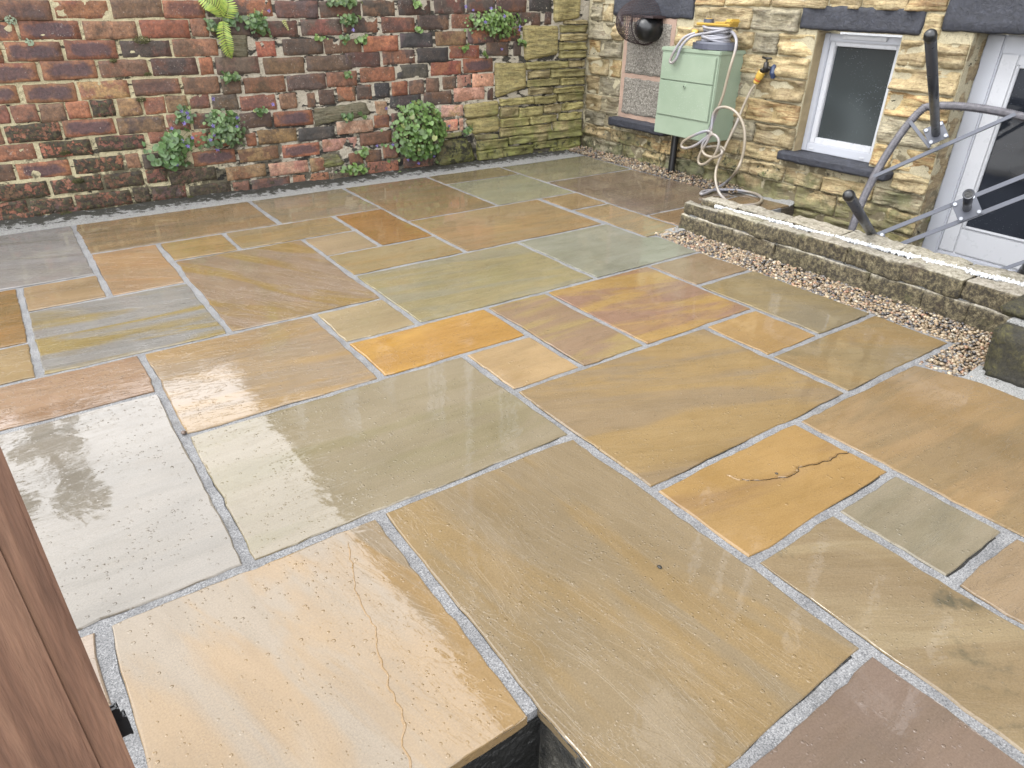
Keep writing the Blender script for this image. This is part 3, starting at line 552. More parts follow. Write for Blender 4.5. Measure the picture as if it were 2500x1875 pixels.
# cracks: the jagged fault in the orange slab and the proud seam in the cream one
KS_=.33
def ridge(pts,parent,w,h,z0,color,name,tone=None):
    P=[Vector((p[0],p[1],0)) for p in pts]; fine=[]
    for i in range(len(P)-1):
        for j in range(6):
            t=j/6; v=P[i].lerp(P[i+1],t); n=(P[i+1]-P[i]).normalized(); s_=Vector((-n.y,n.x,0)); fine.append(v+s_*noise.noise(v*30)*.012)
    fine.append(P[-1]); vs=[];fs=[]
    for i,v in enumerate(fine):
        n=(fine[min(i+1,len(fine)-1)]-fine[max(i-1,0)]).normalized(); s_=Vector((-n.y,n.x,0)); ww=w*(.5+.9*abs(noise.noise(v*14)))
        if i in (0,len(fine)-1): ww*=.2
        vs+=[v-s_*ww+Vector((0,0,z0)),v+Vector((0,0,z0+h)),v+s_*ww*.35+Vector((0,0,z0+h*.9)),v+s_*ww*.5+Vector((0,0,z0))]
    for i in range(len(fine)-1):
        for k in range(3): fs.append((i*4+k,(i+1)*4+k,(i+1)*4+k+1,i*4+k+1))
    c=sum(fine,Vector())/len(fine)
    o=mk(name,[(v.x-c.x,v.y-c.y,v.z) for v in vs],fs,M_slab,parent,(c.x,c.y,0)); o.color=color; o['tone2']=list((tone or color)[:3]); o['grain']=0.0;o['riven']=1.0;o['stain']=0.0;o['wet']=0.5
    return o
c43=[(1.93,1.262),(1.95,1.215),(2.01,1.175),(2.073,1.141),(2.152,1.125),(2.203,1.142),(2.27,1.115),(2.348,1.105),(2.41,1.100),(2.47,1.094)]
ridge(c43,s43,.007,.003,.0004,lin(178,138,74,KS_),'crack_ridge')
ridge([(x+.004,y-.006) for x,y in c43],s43,.0028,.0012,.0012,lin(60,42,24,.5),'crack')
c35=[(.588,1.734),(.545,1.609),(.513,1.476),(.502,1.355),(.473,1.266),(.462,1.197),(.448,1.119),(.434,1.032),(.405,.985),(.39,.915)]
ridge(c35,s35,.0055,.0011,.0002,lin(180,140,74,KS_),'seam_ridge')
ridge([(1.02,.0+2.66),(1.2,2.42),(1.42,2.3)][::-1],patio,.0001,.0001,-.02,lin(150,130,90,.6),'seam_ridge') if False else None
# ------------------------------------------------ mortar fillets
def fillet(name,x0,x1,yA,yB,zB,flip=False,seed=0,n=None):
    """sloping haunch; runs in x between yA (slab) and yB (wall) or, flipped, in y"""
    n=n or int((x1-x0)/.022); m=6; vs=[];fs=[]
    for i in range(n+1):
        x=x0+(x1-x0)*i/n
        for j in range(m+1):
            t=j/m; w=noise.noise(Vector((x*3,seed,0)))*.012+noise.noise(Vector((x*13,seed,2)))*.01+noise.noise(Vector((x*40,seed,2)))*.004
            y=yA+(yB-yA)*t+(w if j==0 else 0); z=-.003+zB*(t**1.4)*(1+.8*noise.noise(Vector((x*2.5,seed+3,0))))+noise.noise(Vector((x*22,t*5,seed)))*.008*(j>0)
            if j==0: z=-.008
            vs.append((y,x,z) if flip else (x,y,z))
    for i in range(n):
        for j in range(m):
            a=i*(m+1)+j; f=(a,a+m+1,a+m+2,a+1); fs.append(f[::-1] if flip==(yB>yA) else f)
    return tag(mk(name,vs,fs,M_fillet,smooth=True),kind='structure')
fillet('mortar_fillet',-1.6,5.38,6.185,6.515,.022,seed=1)
fillet('mortar_fillet',3.56,4.20,5.555,5.66,.03,flip=True,seed=2)
fillet('mortar_fillet',-.3,1.14,3.53,3.70,.02,flip=True,seed=4)
fillet('mortar_fillet',3.545,3.64,3.93,4.22,.012,flip=True,seed=5)
# ------------------------------------------------ open pit in the foreground
p=MB(); 
def wallgrid(mb,a,b,z0,z1,nrm,seed,amp=.012,n=14,m=10):
    vs=[];fs=[]
    for i in range(n+1):
        for j in range(m+1):
            t=i/n;x=a[0]+(b[0]-a[0])*t;y=a[1]+(b[1]-a[1])*t;z=z0+(z1-z0)*j/m; d=amp*noise.noise(Vector((x*6,y*6+seed,z*6)))+amp*.4*noise.noise(Vector((x*25,y*25,z*25)))
            if j==m: d=-.002
            vs.append((x+nrm[0]*d,y+nrm[1]*d,z))
    for i in range(n):
        for j in range(m): k=i*(m+1)+j; fs.append((k,k+1,k+m+2,k+m+1))
    mb.add(vs,fs)
pw=MB(); wallgrid(pw,(.742,-1.4),(.742,.878),-.93,-.008,(-1,0),1); pw.box((.60,-1.4,-.93),(.735,.55,-.33),bev=.01)
pit=pw.build('pit_wall',M_conc,smooth=False); tag(pit,kind='structure')
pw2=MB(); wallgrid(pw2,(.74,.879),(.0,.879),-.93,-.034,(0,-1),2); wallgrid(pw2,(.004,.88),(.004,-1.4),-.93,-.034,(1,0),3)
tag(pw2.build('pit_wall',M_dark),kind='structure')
# ================================================================= masonry blocks
def block(name,parent,mat,c,w,h,depth,axis,col,col2,seed,nx=6,nz=5,amp=.004,edge=.012,strata=0,quad=None,props=None,skew=0,rough_edge=.004):
    """a block set in a wall. axis 'y': face looks to -y at y=c[1]; axis 'x': face looks to -x at x=c[0]. a runs across the face, b up it"""
    r=random.Random(seed); vs=[];fs=[]
    N=nx+1;M=nz+1
    q=quad or [(-w/2,h/2),(w/2,h/2),(w/2,-h/2),(-w/2,-h/2)]
    def pt(s,t):
        top=[q[0][k]+(q[1][k]-q[0][k])*s for k in (0,1)]; bot=[q[3][k]+(q[2][k]-q[3][k])*s for k in (0,1)]
        return [bot[k]+(top[k]-bot[k])*t for k in (0,1)]
    es_=min(.3,edge/w); et_=min(.3,edge/h)
    sp=[0,es_]+[es_+(1-2*es_)*k/(nx-2) for k in range(1,nx-2)]+[1-es_,1]; tp_=[0,et_]+[et_+(1-2*et_)*k/(nz-2) for k in range(1,nz-2)]+[1-et_,1]
    for j in range(M):
        for i in range(N):
            s=sp[i];t=tp_[j]
            e=min(s*w,(1-s)*w,t*h,(1-t)*h)
            a,b=pt(s,t)
            bd=(i in (0,nx)) or (j in (0,nz))
            if bd:
                a+=noise.noise(Vector((a*14,b*14,seed*1.3)))*rough_edge*1.6; b+=noise.noise(Vector((a*14+9,b*14,seed*1.3)))*rough_edge*1.6
                if i in (0,nx) and j in (0,nz): a-=math.copysign(edge*.55,a-pt(.5,.5)[0]); b-=math.copysign(edge*.55,b-pt(.5,.5)[1])
            f=min(1,e/max(edge,1e-4)); f=f*(2-f)
            o=-edge*(1-f)
            if amp:
                n1=noise.noise(Vector((a*7+seed*3.1,b*7,seed))); n2=noise.noise(Vector((a*18+seed,b*18,seed*.7)))
                if strata:
                    n3=noise.noise(Vector((a*3+seed,b*(22 if strata>1 else 14),seed*2.))); st=math.floor((b/h*strata*3+noise.noise(Vector((a*6,seed,0)))*.8))*.618%1
                    o+=f*amp*(.35+1.0*n1+.5*n2+.9*n3+.55*(st-.5))
                else: o+=f*amp*(n1+.6*n2)
            vs.append((a,b,o))
    n0=len(vs)
    for j in range(nz):
        for i in range(nx): k=j*N+i; fs.append((k,k+1,k+N+1,k+N))
    ring=[i for i in range(N)]+[j*N+nx for j in range(1,M)]+[nz*N+i for i in range(nx-1,-1,-1)]+[j*N for j in range(nz-1,0,-1)]
    for k in ring: v=vs[k]; vs.append((v[0],v[1],-depth))
    L=len(ring)
    for i in range(L): fs.append((ring[(i+1)%L],ring[i],n0+i,n0+(i+1)%L))
    if axis=='y': W=[(a,-o,b) for a,b,o in vs]
    else: W=[(-o,-a,b) for a,b,o in vs]
    o_=mk(name,W,fs,mat,parent,c,smooth=True)
    o_.color=col; o_['tone2']=list(col2[:3])
    for k_,v_ in (props or {}).items(): o_[k_]=float(v_)
    return o_
YW=6.52; XW=5.65
# ------------------------------------------------ brick wall
bw=tag(empty('brick_wall',(2.2,YW,0)),'old red and purple brick wall with a stone quoined end and plants in its joints','wall')
def backing(name,par,mat,x0,x1,z0,z1,y,nx,nz,amp=.006):
    vs=[];fs=[]
    for j in range(nz+1):
        for i in range(nx+1):
            x=x0+(x1-x0)*i/nx;z=z0+(z1-z0)*j/nz; d=amp*noise.noise(Vector((x*9,z*9,3)))+amp*.7*noise.noise(Vector((x*30,z*30,3)))
            vs.append((x-x0,-d,z-z0))
    N=nx+1
    for j in range(nz):
        for i in range(nx): k=j*N+i; fs.append((k,k+1,k+N+1,k+N))
    n=len(vs); X=x1-x0;Z=z1-z0
    vs+=[(0,.3,0),(X,.3,0),(X,.3,Z),(0,.3,Z)]; fs+=[(n+1,n,n+3,n+2)]
    vs+=[(0,0.006,Z),(X,.006,Z),(0,.006,0)]; fs+=[(n+4,n+5,n+2,n+3),(n+6,n+4,n+3,n)]
    return mk(name,vs,fs,mat,par,(x0,y,z0),smooth=False)
backing('mortar_bed',bw,M_wm,-2.2,5.66,-.1,1.60,YW+.006,300,80)
PAL={'r':((148,98,74),(124,86,68)),'d':((98,80,76),(116,80,66)),'o':((172,108,74),(150,88,64)),'b':((126,94,74),(102,82,70)),'f':((166,106,70),(140,88,64)),
 'p':((204,158,134),(190,134,108)),'m':((152,92,70),(124,80,62)),'k':((70,68,72),(86,78,78)),'y':((164,130,86),(140,100,72))}
rows=sorted(BRICKS,key=lambda b:b[2])
extra=[]
er=random.Random(3)
ys=[1.44,1.306,1.175,1.043,.895,.767,.628,.497,.36,.219,.09]
for k,z in enumerate(ys):
    lo=min(b[0] for b in BRICKS if abs(b[2]-z)<.05 and b[0]<1)
    x=lo-.022
    for _ in range(3):
        w=.345 if k!=5 else .165
        extra.append((x-w,x,z+er.uniform(-.003,.003),er.choice('rofmrb'))); x-=w+.022
x=-1.2
while x<5.1:
    w=er.uniform(.33,.36); extra.append((x,x+w,1.585+.008*x,er.choice('rodbdrdk' if x>1.2 else 'rofbr'))); x+=w+.024
def rowtop(b): return .108
for idx,(x0,x1,z,c) in enumerate(BRICKS+extra):
    r=random.Random(idx*3+1); c1,c2=PAL[c]; j=r.uniform(.86,1.14); w=x1-x0; xc=(x0+x1)/2
    hh=.126 if z>.55 else .115
    # keep clear of the courses directly above and below
    c1=tuple(min(255,v*j*r.uniform(.95,1.05)) for v in c1); c2=tuple(min(255,v*j*r.uniform(.9,1.06)) for v in c2)
    if r.random()<.3 and c in 'rdb': c2=PAL[r.choice('rdob')][0]
    moss={'m':1.0}.get(c,0) 
    if z<.32 and x0<1.3: moss=max(moss,.75+.3*r.random())
    if z<.12: moss=max(moss,.55)
    if z<.45 and not moss: moss=.22
    if not moss and x0<1: moss=.12
    pr=r.uniform(-.004,.008)
    block('brick',bw,M_brick,(xc,YW-pr,z),w,hh,.05,'y',lin(c1[0],c1[1],c1[2]*.93,K*1.05),lin(c2[0],c2[1],c2[2]*.93,K*1.05),idx+1,nx=9,nz=6,amp=.009 if c=='p' else .0045,edge=.005,
          props=dict(flash=(.8 if c=='f' else (.35 if c in 'or' and r.random()<.3 else 0)),moss=moss),rough_edge=.0045,
          quad=[(-w/2,hh/2+r.uniform(-.005,.005)),(w/2,hh/2+r.uniform(-.005,.005)),(w/2,-hh/2+r.uniform(-.004,.005)),(-w/2,-hh/2+r.uniform(-.004,.005))])
idx=1000
for kind,q in QUOINS:
    idx+=1; cx=sum(p[0] for p in q)/4; cz=sum(p[1] for p in q)/4; w=(q[1][0]-q[0][0]+q[2][0]-q[3][0])/2; h=(q[0][1]-q[3][1]+q[1][1]-q[2][1])/2
    Q=[(p[0]-cx,p[1]-cz) for p in q]
    if kind=='big': block('quoin_stone',bw,M_thin,(cx,YW-.03,cz),w,h,.1,'y',lin(206,188,112,K),lin(168,156,96,K),idx,nx=12,nz=12,amp=.014,edge=.02,quad=Q,props=dict(moss=.05))
    elif kind=='moss': block('quoin_stone',bw,M_thin,(cx,YW-.05,cz),w,h,.1,'y',lin(120,108,60,K),lin(90,84,50,K),idx,nx=14,nz=12,amp=.02,edge=.05,quad=Q,props=dict(moss=.8))
    elif kind=='thin': block('walling_stone',bw,M_thin,(cx,YW-.02,cz),w,h,.1,'y',lin(170,160,105,K),lin(130,124,80,K),idx,nx=10,nz=6,amp=.01,edge=.008,quad=Q,strata=1,props=dict(moss=.1))
    else: block('mortar_patch',bw,M_thin,(cx,YW-.006,cz),w,h,.05,'y',lin(140,132,104,K),lin(118,112,84,K),idx,nx=12,nz=6,amp=.008,edge=.01,quad=Q,props=dict(moss=.25),rough_edge=.012)
for (x0,x1,zb,zt) in THIN:
    if x1>5.4: x1=5.615
    idx+=1; r=random.Random(idx); g_=r.uniform(.85,1.1); gr=r.random()
    c1=(204,190,110) if gr<.6 else (208,188,124)
    block('walling_stone',bw,M_thin,((x0+x1)/2,YW-.022-r.uniform(0,.015),(zb+zt)/2),x1-x0-.004,zt-zb+.004,.1,'y',lin(*[v*g_ for v in c1],K),lin(*[v*g_*.82 for v in c1],K),idx,nx=18,nz=9,amp=.026,edge=.006,strata=r.choice((1,1.5,2)),props=dict(moss=.55 if zb<.12 else .08),rough_edge=.007)
# ------------------------------------------------ house
house=tag(empty('stone_house',(XW,3.5,0)),'buff stone house wall with black painted lintels and white plastic window and door','house')
CO=[1.80,1.70,1.52,1.345,1.17,1.0,.815,.62,.44,.30,.16,-.02,-.22,-.45]
holes=[(2.99,3.70,.42,1.375),(2.86,3.87,1.372,1.55),(2.78,3.80,.33,.435),(.5,2.50,-.5,1.41),(.5,2.727,1.405,2.),(5.01,6.12,1.405,1.62),(5.20,5.93,.43,1.41),(5.10,5.98,.345,.437)]
hr=random.Random(11); nst=0; hs=[]
def free(z0,z1,lo=.95,hi=6.47):
    cuts=[(a,b) for a,b,c,d in holes if min(z1,d)-max(z0,c)>.35*(z1-z0)]
    segs=[(lo,hi)]
    for a,b in cuts:
        ns=[]
        for s,e in segs:
            if b<=s or a>=e: ns.append((s,e)); continue
            if a>s: ns.append((s,a))
            if b<e: ns.append((b,e))
        segs=ns
    return segs
HP=[((232,208,148),(208,178,118)),((224,202,146),(194,166,112)),((234,204,134),(200,154,88)),((206,194,158),(172,162,132)),((226,200,140),(210,182,124)),((212,198,156),(168,150,112))]
for ci in range(len(CO)-1):
    zt,zb=CO[ci],CO[ci+1]
    for a,b in free(zb,zt):
        x=a
        while b-x>.05:
            left=b-x; big=.25+.35*hr.random() if x<5.0 else .2+.17*hr.random()
            if ci>=8: big*=1.35
            if a>5.9 and x==a: big=(b-a)*(.36,.62,.5,.3,.66)[ci%5]
            elif a>5.9: big=left
            if left-big<.16: big=left
            hs.append((x,x+big,zb,zt)); x+=big
for k,(y0,y1,zb,zt) in enumerate(hs):
    r=random.Random(k*5+2); gp_=.006
    hh=zt-zb-2*gp_; w=y1-y0-2*gp_
    if w<.03: continue
    c1,c2=HP[r.randrange(len(HP))]; j=r.uniform(.88,1.06)
    if y0>4.9: j*=.94
    quad=[(-w/2,hh/2+r.uniform(-.006,.004)),(w/2,hh/2+r.uniform(-.006,.004)),(w/2,-hh/2+r.uniform(-.004,.006)),(-w/2,-hh/2+r.uniform(-.004,.006))]
    block('stone',house,M_stone,(XW-.012-r.uniform(0,.014),(y0+y1)/2,(zb+zt)/2),w,hh,.1,'x',lin(*[v*j for v in c1],K),lin(*[v*j for v in c2],K),k+300,nx=max(6,int(w/.028)),nz=11,amp=.038,edge=.007,strata=r.choice((1,1,2,0)) ,quad=quad,props=dict(moss=.6 if zt<.32 and 3.7<y0 else .0),rough_edge=.006)
def yzbacking():
    mb=MB()
    rects=[(1.0,6.52,1.62,1.80)]
    # wall core behind the stones, with the two openings left clear
    for (y0,y1,z0,z1) in [(2.50,2.995,-.5,1.41),(3.70,6.52,-.5,1.41),(2.995,3.70,-.5,.42),(2.995,6.52,1.41,1.80),(.5,2.995,1.41,1.80)]:
        mb.box((XW-.007,y0,z0),(XW+.32,y1,z1))
    mb.box((XW+.002,2.996,1.372),(XW+.14,3.699,1.409))
    mb.box((XW-.004,-6,-.5),(XW+.32,.498,1.80))
    return mb.build('wall_core',M_hm,house,(XW,3.5,0))
yzbacking()
MR=simple('rendered_reveal',(196,172,122),.85,bumpscale=25,bs=1,bd=.01,var=.15)
def lintel(name,y0,y1,z0,z1,x0,x1,seed):
    n=max(10,int((y1-y0)/.03)); return block(name,house,M_black,(x0,(y0+y1)/2,(z0+z1)/2),y1-y0,z1-z0,x1-x0,'x',(1,1,1,1),(1,1,1,1),seed,nx=n,nz=8,amp=.008,edge=.012,rough_edge=.006)
lintel('lintel',2.865,3.865,1.378,1.548,XW-.03,XW+.13,1)
lintel('lintel',.9,2.722,1.412,1.80,XW-.035,XW+.19,2)
lintel('lintel',5.02,6.115,1.41,1.615,XW-.03,XW+.1,3)
lintel('window_sill',2.785,3.79,.36,.432,XW-.105,XW+.14,4)
lintel('window_sill',5.12,5.97,.35,.437,XW-.12,XW+.05,5)
# pebbledashed blocked opening
mb=MB(); mb.box((XW-.012,5.225,.437),(XW+.0015,5.925,1.408)); mb.build('pink_mortar_surround',M_pink,house,(XW,5.5,.9))
for z0,z1 in ((.48,.84),(.875,1.36)):
    block('pebbledash_panel',house,M_dash,(XW-.02,5.575,(z0+z1)/2),.60,z1-z0,.012,'x',(1,1,1,1),(1,1,1,1),int(z0*100),nx=24,nz=16,amp=.006,edge=.01,rough_edge=.01)
# jamb reveals of the window and door
mb=MB(); mb.box((XW+.003,3.696,.432),(XW+.14,3.7005,1.372))
mb.build('window_reveal',MR,house,(XW,3.7,.9))
jm=MB(); vs=[];fs=[]
for i in range(8):
    for j in range(60):
        x=XW-.01+i*.21/7; z=-.5+j*1.91/59; y=2.500+.012*noise.noise(Vector((x*14,z*9,1)))+.010*noise.noise(Vector((x*5,z*30,4)))*(1 if z<.9 else .3); vs.append((x,y,z))
for i in range(7):
    for j in range(59): k=i*60+j; fs.append((k,k+60,k+61,k+1))
jm.add(vs,fs); jo=jm.build('door_reveal',M_stone,house,(XW,2.5,.4)); jo.color=lin(196,172,122,K); jo['tone2']=list(lin(176,150,104,K)[:3]); jo['moss']=0.0
# window: outer frame, sash, glass, vent, drainage caps
def frame(name,par,x,y0,y1,z0,z1,wd,th,mat,bev=.006,b_w=None):
    mb=MB(); 
    mb.box((x,y0,z0),(x+th,y0+wd,z1),bev); mb.box((x,y1-wd,z0),(x+th,y1,z1),bev)
    mb.box((x+.0012,y0+wd-.004,z0),(x+th,y1-wd+.004,z0+(b_w or wd)),bev); mb.box((x+.0012,y0+wd-.004,z1-wd),(x+th,y1-wd+.004,z1),bev)
    return mb.build(name,mat,par,(x,(y0+y1)/2,z0),smooth=False)
win=empty('window',(XW+.12,3.35,.42)); win.parent=house; win.location=(.12*S,(3.35-3.5)*S,.42*S); 
frame('frame',win,XW+.105,2.985,3.70,.435,1.352,.055,.06,M_upvc2,b_w=.07)
frame('sash',win,XW+.128,3.035,3.65,.50,1.315,.052,.05,M_upvc)
mb=MB(); mb.box((XW+.158,3.08,.545),(XW+.165,3.605,1.275)); mb.build('glass',M_glass,win,(XW+.16,3.35,.9))
mb=MB(); mb.box((XW+.088,3.16,1.318),(XW+.105,3.53,1.347),.004); mb.build('vent',M_upvc,win,(XW+.09,3.35,1.33))
for y in (3.60,3.13):
    mb=MB(); mb.box((XW+.1,y-.022,.455),(XW+.106,y+.022,.468),.002); mb.build('drain_cap',M_upvc,win,(XW+.1,y,.46))
mb=MB(); mb.box((XW+.098,3.075,.5),(XW+.128,3.61,.506)); 
# door
door=empty('door',(XW+.2,1.8,0)); door.parent=house; door.location=(.2*S,(1.8-3.5)*S,0)
DX=XW+.185
frame('frame',door,DX,.95,2.50,-.20,1.405,.125,.07,M_upvc2,bev=.01,b_w=.08)
frame('leaf',door,DX+.012,1.085,2.375,-.115,1.335,.118,.05,M_upvc,bev=.008,b_w=.2)
frame('glazing_bead',door,DX+.004,1.205,2.255,.085,1.222,.018,.03,M_upvc,bev=.006)
mb=MB(); mb.box((DX+.025,1.21,.09),(DX+.03,2.25,1.218)); mb.build('glass',M_glass2,door,(DX,1.7,.6))
mb=MB(); mb.box((DX-.03,.97,-.22),(DX+.03,2.5,-.19),.008); mb.build('threshold',M_upvc,door,(DX,1.7,-.2))
# upper storeys and the rest of the terrace, seen in the wet paving
mb=MB(); mb.box((XW+.01,-8,1.803),(XW+.35,34,12.2)); mb.box((XW+.01,6.86,-.6),(XW+.35,34,1.799))
mb.build('upper_wall',M_facade,house,(XW,3.5,2))
mb=MB(); mb.add([(XW-.35,-8.2,12.1),(XW-.35,34.2,12.1),(XW+4,34.2,15.5),(XW+4,-8.2,15.5),(XW-.35,-8.2,12.0),(XW-.35,34.2,12.0)],[(0,3,2,1),(0,1,5,4)]); mb.build('roof',simple('slate_roof',(70,72,78),.5),house,(XW,3.5,12))
mb=MB(); mb.tube([(XW-.28,-8.2,12.0),(XW-.28,34.2,12.0)],.09,8); mb.build('gutter',M_blackpl,house,(XW,3.5,12))
def upwin(y0,y1,z0,z1,sill=True):
    w=empty('window',(XW,(y0+y1)/2,z0)); w.parent=house; w.location=(0,((y0+y1)/2-3.5)*S,z0*S)
    frame('frame',w,XW-.03,y0,y1,z0,z1,.09,.07,M_upvc,bev=.01)
    mb=MB(); mb.box((XW-.02,(y0+y1)/2-.03,z0+.08),(XW+.008,(y0+y1)/2+.03,z1-.08)); mb.build('mullion',M_upvc,w,(XW,(y0+y1)/2,z0))
    mb=MB(); mb.box((XW-.005,y0+.08,z0+.08),(XW+.006,y1-.08,z1-.08)); mb.build('pane',M_glass2,w,(XW,(y0+y1)/2,z0))
    mb=MB(); mb.box((XW-.12,y0-.15,z0-.16),(XW+.008,y1+.15,z0-.01)); mb.build('sill',M_black,w,(XW,(y0+y1)/2,z0))
    mb=MB(); mb.box((XW-.04,y0-.2,z1+.02),(XW+.008,y1+.2,z1+.3)); mb.build('lintel',M_black,w,(XW,(y0+y1)/2,z0))
for a in [(1.2,2.5,3.0,4.7),(3.1,3.9,3.3,4.9),(7.6,8.1,3.8,5.2),(10.0,10.6,3.8,5.8),(12.2,12.8,5.0,6.2),(19.0,20.2,9.6,11.0),(3.0,4.3,6.7,8.6),(7.4,8.6,6.9,8.7),(14.5,15.6,6.8,8.6),(-1.5,-.2,3.1,4.9),(-1.2,0,6.8,8.6)]: upwin(*a)
mb=MB(); mb.tube([(XW-.08,9.0,-.5),(XW-.08,9.0,11.9)],.07,8); tag(mb.build('drainpipe',M_upvc,None,(XW-.08,9,0)),'white drainpipe on the terrace beyond the brick wall','drainpipe')
# sunken area in front of the door
mb=MB(); mb.box((4.66,.6,-.6),(XW+.3,3.50,-.24)); tag(mb.build('area_floor',M_conc),kind='structure')
# ------------------------------------------------ gravel beds
def gravel(name,polyfn,n,z,seed,rad=(.009,.017)):
    r=random.Random(seed); bm=bmesh.new(); bmesh.ops.create_icosphere(bm,subdivisions=1,radius=1); bv=[v.co.copy() for v in bm.verts]; bf=[[v.index for v in f.verts] for f in bm.faces]; bm.free()
    pal=[(200,174,134),(214,192,156),(184,154,114),(160,134,104),(136,128,122),(104,100,102),(176,146,112),(226,208,176),(150,142,130),(190,160,116),(96,90,88),(206,178,132),(190,140,104),(196,170,130),(178,152,118)]
    vs=[];fs=[];cs=[]
    for _ in range(n):
        x,y,lift=polyfn(r); rr=r.uniform(*rad); sc=Vector((1,r.uniform(.6,.95),r.uniform(.4,.7)))*rr
        R_=Matrix.Rotation(r.uniform(0,6.28),3,'Z')@Matrix.Rotation(r.gauss(0,.4),3,'X')@Matrix.Rotation(r.gauss(0,.4),3,'Y')
        c=pal[min(len(pal)-1,int(r.random()*len(pal)))]; j=r.uniform(.8,1.1); col=lin(*[v*j for v in c],K)
        b=len(vs)
        for v in bv:
            q=R_@Vector((v.x*sc.x*r.uniform(.85,1.1),v.y*sc.y*r.uniform(.85,1.1),v.z*sc.z)); vs.append((x+q.x,y+q.y,z+lift+q.z)); cs.append(col)
        fs+=[tuple(i+b for i in f) for f in bf]
    o=mk(name,vs,fs,M_gravel,smooth=True,cols=cs); return tag(o,kind='stuff')
def strip1(r):
    while True:
        x=r.uniform(3.50,4.30); y=r.uniform(1.06,3.62)
        xl=3.90 if y>1.34 else 3.47+(1.34-y)*.35
        if y>3.45: xl=3.93
        if x<xl or x>4.27: continue
        if y<1.12 and x>3.62: continue
        return x,y,r.uniform(-.012,.004)+.012*(x-3.9)
o=gravel('gravel',strip1,5200,-.004,1); tag(o,'wet pea gravel strip along the foot of the low wall','gravel')
def strip2(r):
    while True:
        x=r.uniform(5.34,5.70); y=r.uniform(4.1,6.48)
        xl=5.39 if y<5.4 else 5.42
        if y<4.6: xl=5.39+(4.6-y)*.1
        if x<xl: continue
        return x,y,r.uniform(-.008,.02)*1+(x-5.4)*.08
o=gravel('gravel',strip2,2600,.0,2); tag(o,'narrow gravel border between the patio and the house wall','gravel')
mb=MB(); mb.box((3.56,1.1,-.6),(4.36,3.556,-.022)); mb.box((3.44,.885,-.6),(3.559,1.34,-.05)); mb.box((5.431,3.556,-.6),(5.66,6.53,-.01)); tag(mb.build('gravel_bed',M_soil),kind='structure')
# ------------------------------------------------ low garden wall
lw=tag(empty('low_garden_wall',(4.3,2.4,0)),'low weathered stone wall with a line of white chippings along its top','wall')
def lowstone(y0,y1,x0,x1,z0,z1,seed,nx=12,top=True,tw=None):
    """rough stone seen on its -x face and top"""
    r=random.Random(seed); g_=.0012; y0+=g_;y1-=g_; cx,cy,cz=(x0+x1)/2,(y0+y1)/2,(z0+z1)/2
    bm=bmesh.new(); bmesh.ops.create_cube(bm,size=1); 
    for v in bm.verts: v.co=Vector((v.co.x*(x1-x0),v.co.y*(y1-y0),v.co.z*(z1-z0)))
    bmesh.ops.bevel(bm,geom=bm.edges[:],offset=.006,segments=1,affect='EDGES')
    ml=.026
    for _ in range(4):
        es=[e for e in bm.edges if e.calc_length()>ml*1.5]
        if not es: break
        bmesh.ops.subdivide_edges(bm,edges=es,cuts=1,use_grid_fill=True)
    bmesh.ops.triangulate(bm,faces=[f for f in bm.faces if len(f.verts)>4])
    for v in bm.verts:
        p_=Vector((v.co.x+cx,v.co.y+cy,v.co.z+cz)); n_=v.normal
        k=noise.noise(p_*6+Vector((seed*3,0,0)))*.016+noise.noise(p_*17)*.010+noise.noise(p_*42)*.006
        v.co+=n_*k
    bm.verts.index_update(); vs=[v.co[:] for v in bm.verts]; fs=[[v.index for v in f.verts] for f in bm.faces]; bm.free()
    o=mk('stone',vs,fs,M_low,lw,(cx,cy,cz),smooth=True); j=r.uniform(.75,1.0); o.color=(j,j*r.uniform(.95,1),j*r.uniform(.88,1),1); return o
def zt(y): return .218+.011*(3.6-y)
cx_chip2=lambda y: 4.285+(3.3-y)*.045-.006
uj=[3.60,3.27,2.91,2.56,2.22,1.87,1.52,1.16,.8]
for i in range(len(uj)-1): lowstone(uj[i+1],uj[i],4.20,cx_chip2((uj[i]+uj[i+1])/2),.124,zt((uj[i]+uj[i+1])/2)-(0.006 if i==0 else 0),i+1)
bj=[3.52,3.18,2.80,2.38,2.0,1.62,1.2,.8]
def cx_chip(y): return 4.285+(3.3-y)*.045
for i in range(len(bj)-1):
    ym=(bj[i]+bj[i+1])/2; lowstone(bj[i+1],bj[i],cx_chip(ym)+.012,min(4.55,4.42+(3.4-ym)*.12),.10,.250,i+20)
lj=[3.615,3.46,3.10,2.74,2.36,2.04,1.70,1.45,1.1,.8]
for i in range(len(lj)-1): lowstone(lj[i+1],lj[i],4.195,4.50,-.03,.121,i+40)
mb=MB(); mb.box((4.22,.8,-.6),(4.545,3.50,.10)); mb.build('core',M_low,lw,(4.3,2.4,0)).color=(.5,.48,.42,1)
mb=MB(); mb.box((4.218,.8,.1),(4.59,3.54,.135)); mb.build('bed_joint',M_fillet,lw,(4.3,2.4,.1))
rr=random.Random(8); bm=bmesh.new(); bmesh.ops.create_icosphere(bm,subdivisions=1,radius=1); iv=[v.co.copy() for v in bm.verts]; iff=[[v.index for v in f.verts] for f in bm.faces]; bm.free()
mb=MB()
for _ in range(1500):
    y=rr.uniform(.85,3.36); wdt=.010+.022*(3.4-y)/2.4+.006*noise.noise(Vector((y*5,0,0))); x=cx_chip(y)+.010*noise.noise(Vector((y*1.7,3,0)))+rr.gauss(0,wdt*.45); s_=rr.uniform(.006,.011)
    mb.add([(x+v.x*s_*rr.uniform(.7,1.2),y+v.y*s_*rr.uniform(.7,1.2),zt(y)+.006+rr.uniform(-.012,.006)+v.z*s_*.8) for v in iv],iff)
tag(mb.build('white_chippings',M_chips,lw,(4.3,2.4,.2)),kind='stuff')
